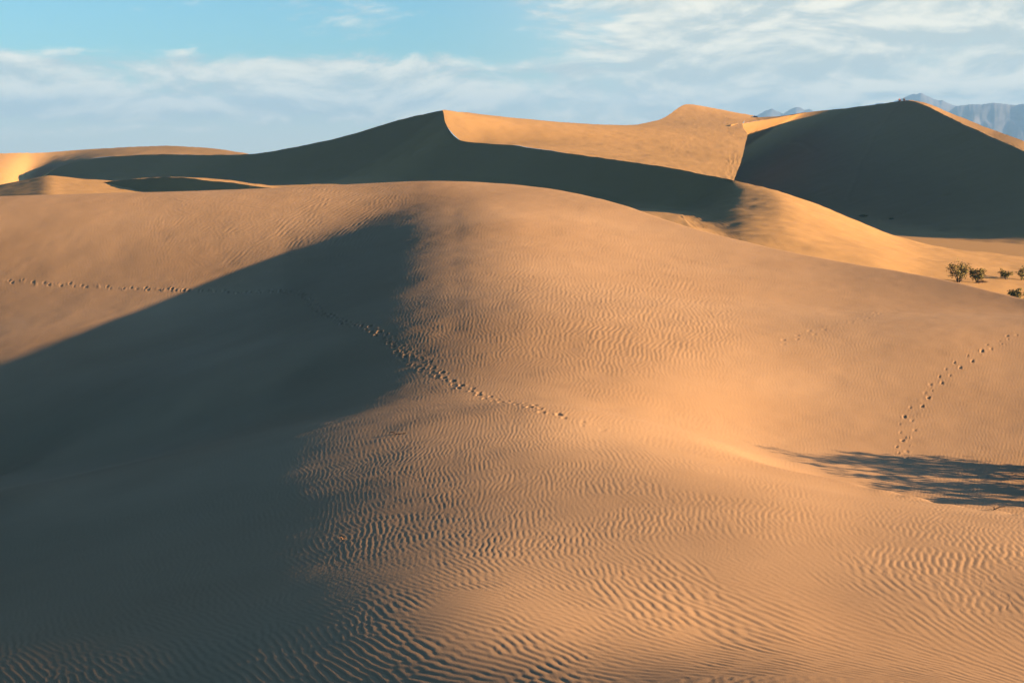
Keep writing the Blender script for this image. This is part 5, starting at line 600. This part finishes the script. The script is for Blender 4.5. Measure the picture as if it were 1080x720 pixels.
# ------------------------------------------------------------------ far mountains
SIL = np.array([(-400,170),(500,160),(700,148),(780,131),(797,122),(806,116.5),(814,113.5),(820,117),(826,118.5),(834,113),(840,110.5),(847,114),(855,114.5),(865,118),(880,118.5),(900,112.5),(915,110),(925,107.5),(935,108),(945,105.5),(955,101.5),(963,99.3),(970,98.0),(977,100.5),(985,105),(994,106.5),(1003,110),(1012,113),(1030,113),(1060,115),(1120,112),(1200,118),(1320,130),(1500,160),(1900,172)])
SIL2 = np.array([(900,172),(980,140),(1000,117),(1010,111.5),(1022,109.3),(1035,109.8),(1048,108.2),(1056,108.8),(1066,110.5),(1080,108.9),(1100,106),(1130,101),(1180,104),(1260,112),(1400,135),(1700,172)])
def mountains(sil, d0, half, seed, label):
    aa = (np.arange(sil[0, 0], sil[-1, 0], 1.1)-U0)/F; tt = np.linspace(-1, 1, 60)
    Aa, Tt = np.meshgrid(aa, tt); d = d0+half*Tt+.25*half*fbm(Aa*9, 0*Aa, seed, 2)
    top = -(np.interp(U0+F*Aa, sil[:, 0], sil[:, 1])-V0)/F*d0
    base = -14.0; px = .7*d0/F
    h = np.clip(1-np.abs(Tt)**1.15, 0, 1)
    spur = (1-np.abs(fbm(Aa*38+seed, Tt*.9, seed+2, 4)))*.55+.45*fbm(Aa*90, Tt*3, seed+4, 3)
    z = base+np.maximum(top-base, 0)*h*(1-np.abs(Tt)*(.55-.5*spur))+px*.9*fbm(Aa*330, Tt*4, seed+6, 3)*h
    v = np.stack([Aa*d, d, z], -1).reshape(-1, 3)
    o = mesh_from('mountain_range', v, grid_faces(*Aa.shape), m_rock)
    structure(o, label, 'mountains')
m_rock, nt, b = new_mat('mountain_rock')
N = nt.nodes.new; tc = N('ShaderNodeTexCoord'); n1 = N('ShaderNodeTexNoise'); n1.inputs['Scale'].default_value = .012; n1.inputs['Detail'].default_value = 8
nt.links.new(tc.outputs['Object'], n1.inputs['Vector'])
rp = N('ShaderNodeValToRGB'); rp.color_ramp.elements[0].position = .35; rp.color_ramp.elements[1].position = .62
rp.color_ramp.elements[0].color = (.03, .035, .05, 1); rp.color_ramp.elements[1].color = (.10, .105, .125, 1)
nt.links.new(n1.outputs['Fac'], rp.inputs[0]); nt.links.new(rp.outputs[0], b.inputs['Base Color']); b.inputs['Roughness'].default_value = 1
mountains(SIL, 6000.0, 700.0, 3, 'far jagged blue peaks rising behind the tall shaded dune')
mountains(SIL2, 5000.0, 500.0, 8, 'nearer long blue ridge at the right edge under the clouds')

# the air of the whole place
def haze(x0, x1, y0, y1, z0, z1, dens):
    v = np.array([(x, y, z) for z in (z0, z1) for y in (y0, y1) for x in (x0, x1)])
    f = np.array([(0,2,3,1),(4,5,7,6),(0,1,5,4),(2,6,7,3),(0,4,6,2),(1,3,7,5)])
    m = bpy.data.materials.new('haze'); m.use_nodes = True; nt = m.node_tree; nt.nodes.clear()
    o_ = nt.nodes.new('ShaderNodeOutputMaterial'); p = nt.nodes.new('ShaderNodeVolumePrincipled')
    p.inputs['Color'].default_value = (.22, .48, .88, 1); p.inputs['Density'].default_value = dens; p.inputs['Anisotropy'].default_value = 0.0
    nt.links.new(p.outputs[0], o_.inputs['Volume'])
    o = mesh_from('haze', v, f, m, smooth=False); o['kind'] = 'stuff'; o['label'] = 'thin pale blue haze in the air before the mountains'; o['category'] = 'haze'
haze(-7400, 7400, -7400, 7400, -19.5, 290, 0.00019)

# ------------------------------------------------------------------ things on the sand
from mathutils import Vector
from mathutils.bvhtree import BVHTree
def bvh_of(o):
    return BVHTree.FromPolygons([v.co for v in o.data.vertices], [p.vertices for p in o.data.polygons])
TREES = [bvh_of(o) for o in C.objects if o.type == 'MESH' and o.name.split('.')[0] in ('dune', 'ground')]
def ray_hit(u, v, skip_near=False):
    dr = Vector(((u-U0)/F, 1, -(v-V0)/F)).normalized(); best = None
    for k, tr in enumerate(TREES):
        if skip_near and k == 0: continue
        r = tr.ray_cast(Vector((0, 0, 0)), dr)
        if r[0] is not None and (best is None or r[3] < best[3]): best = r
    return np.array(best[0])
def ground_at(x, y):
    best = -99
    for tr in TREES:
        r = tr.ray_cast(Vector((x, y, 200)), Vector((0, 0, -1)))
        if r[0] is not None: best = max(best, r[0].z)
    return best

def simple_mat(name, c1, c2, scale, rough=.8, trans=0.0):
    m, nt, b = new_mat(name); N = nt.nodes.new
    tc = N('ShaderNodeTexCoord'); n = N('ShaderNodeTexNoise'); n.inputs['Scale'].default_value = scale; n.inputs['Detail'].default_value = 4
    r = N('ShaderNodeValToRGB'); r.color_ramp.elements[0].position = .35; r.color_ramp.elements[1].position = .65
    r.color_ramp.elements[0].color = (*c1, 1); r.color_ramp.elements[1].color = (*c2, 1)
    nt.links.new(tc.outputs['Object'], n.inputs['Vector']); nt.links.new(n.outputs['Fac'], r.inputs[0]); nt.links.new(r.outputs[0], b.inputs['Base Color'])
    b.inputs['Roughness'].default_value = rough
    return m
m_leaf = simple_mat('olive_leaf', (.12, .11, .02), (.33, .25, .05), 9)
m_stem = simple_mat('grey_bark', (.08, .055, .035), (.20, .14, .09), 14)
m_dead = simple_mat('dead_twig', (.17, .09, .04), (.28, .16, .08), 10)

def tube(path, r0, r1, vs, fs, sides=5):
    path = np.array(path); n = len(path); off = sum(len(v) for v in vs); out = []
    for k, p in enumerate(path):
        tdir = path[min(k+1, n-1)]-path[max(k-1, 0)]; tdir = tdir/(np.linalg.norm(tdir)+1e-9)
        a = np.cross(tdir, [.3, .9, .2]); a /= np.linalg.norm(a)+1e-9; b = np.cross(tdir, a); r = r0+(r1-r0)*k/(n-1)
        for s in range(sides):
            w = 2*math.pi*s/sides; out.append(p+r*(math.cos(w)*a+math.sin(w)*b))
    vs.append(np.array(out))
    for k in range(n-1):
        for s in range(sides):
            fs.append((off+k*sides+s, off+k*sides+(s+1) % sides, off+(k+1)*sides+(s+1) % sides, off+(k+1)*sides+s))

def bush(loc, width, height, seed, label, group=None, leafy=1.0, dead_skirt=False, lean=0.0, category='bush', leaf=.05):
    r = np.random.default_rng(seed)
    root = bpy.data.objects.new('desert_bush', None); C.objects.link(root); root.location = loc
    tag(root, label, category, group)
    vs, fs = [], []; lv, lf = [], []; nl = 0
    ns = int(7+5*leafy)
    for k in range(ns):
        az = r.uniform(0, 2*math.pi); reach = width*.5*math.sqrt(r.uniform(.05, 1.0)); top = height*r.uniform(.42, 1.0)*(1-.25*(reach/(width*.5))**2)
        tip = np.array([reach*math.cos(az)+lean*top, reach*math.sin(az), top])
        mid = tip*np.array([.45, .45, .55])+r.normal(0, .06, 3)*width*.5
        P = np.array([np.array([.05*math.cos(az), .05*math.sin(az), -.12]), mid*.5+r.normal(0, .02, 3), mid, .5*(mid+tip)+r.normal(0, .04, 3)*height, tip])
        tube(P, .022*height, .006*height, vs, fs)
        tips = [tip, .6*tip+.4*mid]
        for j in range(5):
            s = r.uniform(.35, .95); p0 = mid+(tip-mid)*s if s > .5 else P[1]+(mid-P[1])*s*2
            q = p0+r.normal(0, 1, 3)*np.array([.17*width, .17*width, .12*height])+np.array([0, 0, .09*height])
            q[2] = max(q[2], .08*height)
            tube([p0, .5*(p0+q)+r.normal(0, .02, 3)*height, q], .009*height, .004*height, vs, fs, 4); tips += [q, .5*(p0+q)]
        for c in tips:                                            # clumps of small leaves round the twig ends
            if r.uniform() > .62*leafy+.1: continue
            for i in range(int(17*leafy)):
                p = c+r.normal(0, 1, 3)*np.array([.052*width, .052*width, .05*height])
                if p[2] < .03: continue
                a = r.normal(0, 1, 3); a /= np.linalg.norm(a); b = np.cross(a, r.normal(0, 1, 3)); b /= np.linalg.norm(b)+1e-9
                s = leaf*r.uniform(.6, 1.3)
                lv += [p-a*s, p+b*s*.55, p+a*s, p-b*s*.55]; lf.append((nl, nl+1, nl+2, nl+3)); nl += 4
    mesh_from('stems', np.concatenate(vs), fs, m_stem, parent=root)
    if lf: mesh_from('foliage', np.array(lv), lf, m_leaf, smooth=False, parent=root)
    if dead_skirt:
        vs, fs = [], []
        for k in range(60):
            az = r.uniform(-.9, .9); L = width*r.uniform(.3, .75); p = np.array([.1*width*r.normal(), .1*width*r.normal(), .02])
            q = np.array([L*math.cos(az), L*.6*math.sin(az), height*r.uniform(.02, .16)])
            tube([p, .5*(p+q)+np.array([0, 0, .1*height*r.uniform()]), q], .008, .004, vs, fs, 4)
        mesh_from('dry_branches', np.concatenate(vs), fs, m_dead, parent=root)
    return root

def px_size(u, v): p = ray_hit(u, v, True); return p, p[1]/F
g = 'green bushes on the sunlit flat'
p, s = px_size(1011, 297.5); bush(p, 25*s, 21*s, 11, 'tallest olive bush on the golden sand beyond the near crest', g)
p, s = px_size(1031, 298.5); bush(p, 17*s, 15.5*s, 12, 'smaller olive bush with dry orange branches at its foot', g, dead_skirt=True)
p, s = px_size(1061, 294.8); bush(p, 12*s, 10.5*s, 13, 'small sparse bush standing apart between the pair and the frame edge', g, leafy=.75)
p, s = px_size(1078, 295.2); bush(p, 13*s, 13.5*s, 14, 'sparse upright bush on the flat at the right frame edge', g, leafy=.75)
p, s = px_size(1073, 319.0); bush(p, 19*s, 14*s, 15, 'dark low bush peeping over the near dune crest at the right edge', g)
p, s = px_size(1097, 325.0); bush(p, 24*s, 18*s, 16, 'wide bush behind the near crest just past the right edge', g)
# scrub at the foot of the shaded dune
p, s = px_size(911, 228.6); bush(p, 8*s, 2.2*s, 21, 'flat dark scrub patch at the foot of the shaded dune', 'dark scrub on the shaded dune', leafy=1.0, leaf=.09, category='scrub')
p, s = px_size(940, 231.5); bush(p, 4.2*s, 1.6*s, 22, 'tiny dark scrub tuft farther right on the shaded dune', 'dark scrub on the shaded dune', leafy=.8, leaf=.08, category='scrub')
# tall bushes to the right of the picture, whose long shadows reach into the hollow
for k, (x, y, w, h) in enumerate([(14.6, 34.9, 1.7, 1.6), (14.1, 33.7, 1.6, 1.85), (13.7, 32.4, 1.5, 1.5), (13.2, 31.2, 1.4, 1.1), (16.2, 34.0, 2.1, 2.1), (15.8, 32.0, 2.1, 1.6)]):
    bush((x, y, ground_at(x, y)), w, h, 40+k, 'tall bush outside the picture that shades the hollow on the right', 'bushes right of the picture', leafy=.62, leaf=.07)

def twig(u, v, length, seed, label, mat, up=.1):
    r = np.random.default_rng(seed); p = ray_hit(u, v); vs, fs = [], []
    for k in range(5):
        az = r.normal(0, .5)+(math.pi if k % 2 else 0); L = length*r.uniform(.4, 1)
        q = np.array([L*math.cos(az), L*math.sin(az)*.7, up*r.uniform(.2, 1)*length+.02])
        tube([np.array([0, 0, .01]), q*.5+r.normal(0, .02, 3)+np.array([0, 0, .05*length]), q], .011, .004, vs, fs, 5)
    o = mesh_from('dry_twig', np.concatenate(vs), fs, mat); o.location = p
    tag(o, label, 'twig')
twig(418, 458, .26, 1, 'dark dry twig on fine ripples below the footprint trail', m_stem)
twig(361, 568.5, .075, 2, 'short orange twig on the ripples at the shadow edge', m_dead, .35)
twig(1048, 538, .28, 3, 'dark bent twig at the edge of the hollow shadow on the right', m_stem, .3)

# two hikers sitting on top of the tall dune
def sitter(u, dv, top_col, label, face):
    k = np.array([(958,106,335)]); p, s = ray_hit(u, dv), None
    x, y = p[0], p[1]+.6; z = ground_at(x, y)
    root = bpy.data.objects.new('person', None); C.objects.link(root); root.location = (x, y, z); root.rotation_euler = (0, 0, face)
    tag(root, label, 'person', 'hikers on the tall dune')
    J = [(0,0,.12),(0,.02,.34),(0,.03,.52),(0,.03,.60),(0,.01,.74),(0,.0,.84),(.20,.03,.54),(.25,-.12,.34),(.20,-.34,.36),(-.20,.03,.54),(-.25,-.12,.34),(-.20,-.34,.36),
         (.11,-.02,.12),(.15,-.38,.46),(.14,-.55,.06),(.14,-.72,.05),(-.11,-.02,.12),(-.15,-.38,.46),(-.14,-.55,.06),(-.14,-.72,.05)]
    E = [(0,1),(1,2),(2,3),(3,4),(4,5),(2,6),(6,7),(7,8),(2,9),(9,10),(10,11),(0,12),(12,13),(13,14),(14,15),(0,16),(16,17),(17,18),(18,19)]
    Rr = [.14,.13,.15,.055,.095,.07,.065,.05,.04,.065,.05,.04,.09,.075,.055,.045,.09,.075,.055,.045]
    def skin(name, jt, ed, rad, mat, parent):
        me = bpy.data.meshes.new(name); me.from_pydata(jt, ed, []); me.update()
        o = bpy.data.objects.new(name, me); C.objects.link(o); o.parent = parent
        o.modifiers.new('skin', 'SKIN'); 
        for sv, rr in zip(me.skin_vertices[0].data, rad): sv.radius = (rr, rr)
        me.skin_vertices[0].data[0].use_root = True
        sub = o.modifiers.new('sub', 'SUBSURF'); sub.levels = 2; sub.render_levels = 2
        dg = bpy.context.evaluated_depsgraph_get(); me2 = bpy.data.meshes.new_from_object(o.evaluated_get(dg))
        o.modifiers.clear(); o.data = me2; me2.materials.clear(); me2.materials.append(mat)
        for q in me2.polygons: q.use_smooth = True
        return o
    skin('body', J, E, Rr, m_skin, root)
    skin('jacket', [J[0], J[1], J[2], J[6], J[7], (.21,-.28,.355), J[9], J[10], (-.21,-.28,.355)], [(0,1),(1,2),(2,3),(3,4),(4,5),(2,6),(6,7),(7,8)], [.155,.15,.165,.08,.065,.055,.08,.065,.055], top_col, root)
    skin('trousers', [(0,0,.10), J[12], J[13], (.14,-.53,.10), J[16], J[17], (-.14,-.53,.10)], [(0,1),(1,2),(2,3),(0,4),(4,5),(5,6)], [.15,.105,.09,.07,.105,.09,.07], m_cloth, root)
    skin('hair', [(0,.035,.78),(0,.03,.86)], [(0,1)], [.095,.075], m_hair, root)
m_skin = simple_mat('skin', (.45, .27, .18), (.50, .31, .21), 5); m_hair = simple_mat('hair', (.03, .02, .015), (.05, .035, .02), 8)
m_cloth = simple_mat('dark_trousers', (.04, .045, .06), (.06, .065, .08), 6)
sitter(949.3, 107.4, simple_mat('red_jacket', (.30, .05, .03), (.36, .07, .045), 6), 'person in a red jacket sitting on top of the tall dune', .3)
sitter(954.2, 107.0, simple_mat('dark_green_jacket', (.03, .05, .04), (.045, .065, .05), 6), 'person in a dark green jacket sitting on top of the tall dune', -.2)

# ------------------------------------------------------------------ world, sun, camera
def make_world():
    w = bpy.data.worlds.new('World'); sc.world = w; w.use_nodes = True
    nt = w.node_tree; nt.nodes.clear(); N = nt.nodes.new; Lk = nt.links.new
    out = N('ShaderNodeOutputWorld'); bg = N('ShaderNodeBackground'); Lk(bg.outputs[0], out.inputs[0])
    bg.inputs['Strength'].default_value = .05
    def M(op, a, b=0.0, c=0.0, clamp=False):
        n = N('ShaderNodeMath'); n.operation = op; n.use_clamp = clamp
        for i, q in enumerate((a, b, c)):
            if isinstance(q, (int, float)): n.inputs[i].default_value = q
            else: Lk(q, n.inputs[i])
        return n.outputs[0]
    def R(x, a, b, c=0.0, d=1.0):
        n = N('ShaderNodeMapRange'); n.interpolation_type = 'SMOOTHSTEP'; Lk(x, n.inputs['Value'])
        for k, q in zip(('From Min', 'From Max', 'To Min', 'To Max'), (a, b, c, d)): n.inputs[k].default_value = q
        return n.outputs[0]
    def mix(f, a, b, mode='MIX'):
        n = N('ShaderNodeMix'); n.data_type = 'RGBA'; n.blend_type = mode
        for i, q in ((0, f), (6, a), (7, b)):
            if isinstance(q, (int, float)): n.inputs[i].default_value = q
            elif isinstance(q, tuple): n.inputs[i].default_value = (*q, 1)
            else: Lk(q, n.inputs[i])
        return n.outputs[2]
    def noise(az, el, sa, se, off, detail=7, rough=.55, dist=0.0):
        cx = N('ShaderNodeCombineXYZ'); Lk(M('MULTIPLY_ADD', az, sa, off), cx.inputs[0]); Lk(M('MULTIPLY', el, se), cx.inputs[1]); cx.inputs[2].default_value = off
        n = N('ShaderNodeTexNoise'); n.inputs['Scale'].default_value = 1; n.inputs['Detail'].default_value = detail; n.inputs['Roughness'].default_value = rough
        n.inputs['Distortion'].default_value = dist
        Lk(cx.outputs[0], n.inputs['Vector']); return n.outputs['Fac']
    sky = N('ShaderNodeTexSky'); sky.sky_type = 'NISHITA'; sky.sun_disc = False
    sky.sun_elevation = EL; sky.sun_rotation = math.atan2(SUN[0], SUN[1])
    sky.altitude = 0; sky.air_density = 1.0; sky.dust_density = .3; sky.ozone_density = 3.0
    tc = N('ShaderNodeTexCoord'); sep = N('ShaderNodeSeparateXYZ'); Lk(tc.outputs['Generated'], sep.inputs[0])
    x, y, z = sep.outputs
    az = M('ARCTAN2', x, y); el = M('ARCSINE', z)
    tint = mix(R(z, .09, .5), SKY_LOW, SKY_HIGH)
    dt = N('ShaderNodeVectorMath'); dt.operation = 'DOT_PRODUCT'; Lk(tc.outputs['Generated'], dt.inputs[0]); dt.inputs[1].default_value = tuple(SUN)
    glow = R(dt.outputs['Value'], .35, 1.0)          # the sky is brighter on the side of the low sun
    tint = mix(glow, tint, (1.7, 2.35, 2.8))
    base = mix(1.0, sky.outputs[0], tint, 'MULTIPLY')
    # thin dry haze low over the horizon
    front = R(M('MULTIPLY_ADD', x, .5, M('MULTIPLY', y, .87)), -.3, .6, .12, 1)     # veil and clouds thinned in the unseen sky behind, to darken shaded slopes
    base = mix(M('MULTIPLY', R(el, .0, .08, .85, 0), front), base, (4.6, 4.5, 3.8))
    # streaky cloud banks: wide in azimuth, thin in elevation
    wob = M('MULTIPLY_ADD', noise(az, el, 6, 25, 3.0, 2), .02, -.01)
    el2 = M('ADD', M('MULTIPLY_ADD', az, -.045, el), wob)
    n1 = noise(az, el2, 10.0, 31.0, 1.3, 9, .62, .35)
    n2 = noise(az, el2, 34.0, 72.0, 8.1, 7, .62, .5)
    dens = M('MULTIPLY_ADD', n2, .33, M('MULTIPLY', n1, .80))
    # where the banks are: a band on the left, most of the sky to the right, clear blue high on the left
    left = M('MULTIPLY', R(el, .004, .034), R(el, .060, .082, 1, 0))
    right = M('MULTIPLY', R(az, -.08, .16), R(az, .9, 1.5, 1, .3))
    base = mix(M('MULTIPLY', M('MULTIPLY', right, R(el, .10, .30, 1, 0)), .62), base, (4.3, 4.5, 4.1))
    cover = M('MAXIMUM', M('MULTIPLY', left, 1.0), M('MULTIPLY', right, R(el, .14, .34, 1.25, .2)))
    cover = M('MAXIMUM', cover, .14)
    th = M('MULTIPLY_ADD', cover, -.29, .70)
    d = M('SUBTRACT', dens, th)
    alpha = M('MULTIPLY', M('MULTIPLY', R(d, -.05, .17), .95), front)
    lit = R(M('SUBTRACT', noise(az, el2, 10.0, 31.0, 1.3, 9, .62, .35), noise(az, M('ADD', el2, .008), 10.0, 31.0, 1.3, 9, .62, .35)), -.10, .12)
    ccol = mix(lit, (3.0, 3.3, 3.1), (5.5, 5.1, 4.15))
    Lk(mix(alpha, base, ccol), bg.inputs[0])
SKY_LOW = (.52, .82, .90); SKY_HIGH = (.05, .11, .19)
make_world()
sl = bpy.data.lights.new('sun', 'SUN'); sl.energy = 5.0; sl.angle = math.radians(.53); sl.color = (1, .63, .32)
so = bpy.data.objects.new('sun', sl); C.objects.link(so)
from mathutils import Vector
so.rotation_euler = Vector(SUN).to_track_quat('Z', 'Y').to_euler()

cam = bpy.data.cameras.new('camera'); co = bpy.data.objects.new('camera', cam); C.objects.link(co)
co.rotation_euler = (math.pi/2, 0, 0); cam.sensor_width = 36; cam.sensor_fit = 'HORIZONTAL'
cam.lens = F/1080*36; cam.shift_y = -(360-V0)/1080; cam.clip_start = .5; cam.clip_end = 60000
sc.camera = co
sc.cycles.diffuse_bounces = 0
sc.view_settings.view_transform = 'Standard'; sc.view_settings.look = 'None'; sc.view_settings.gamma = 1
sc.view_settings.exposure = 2.14
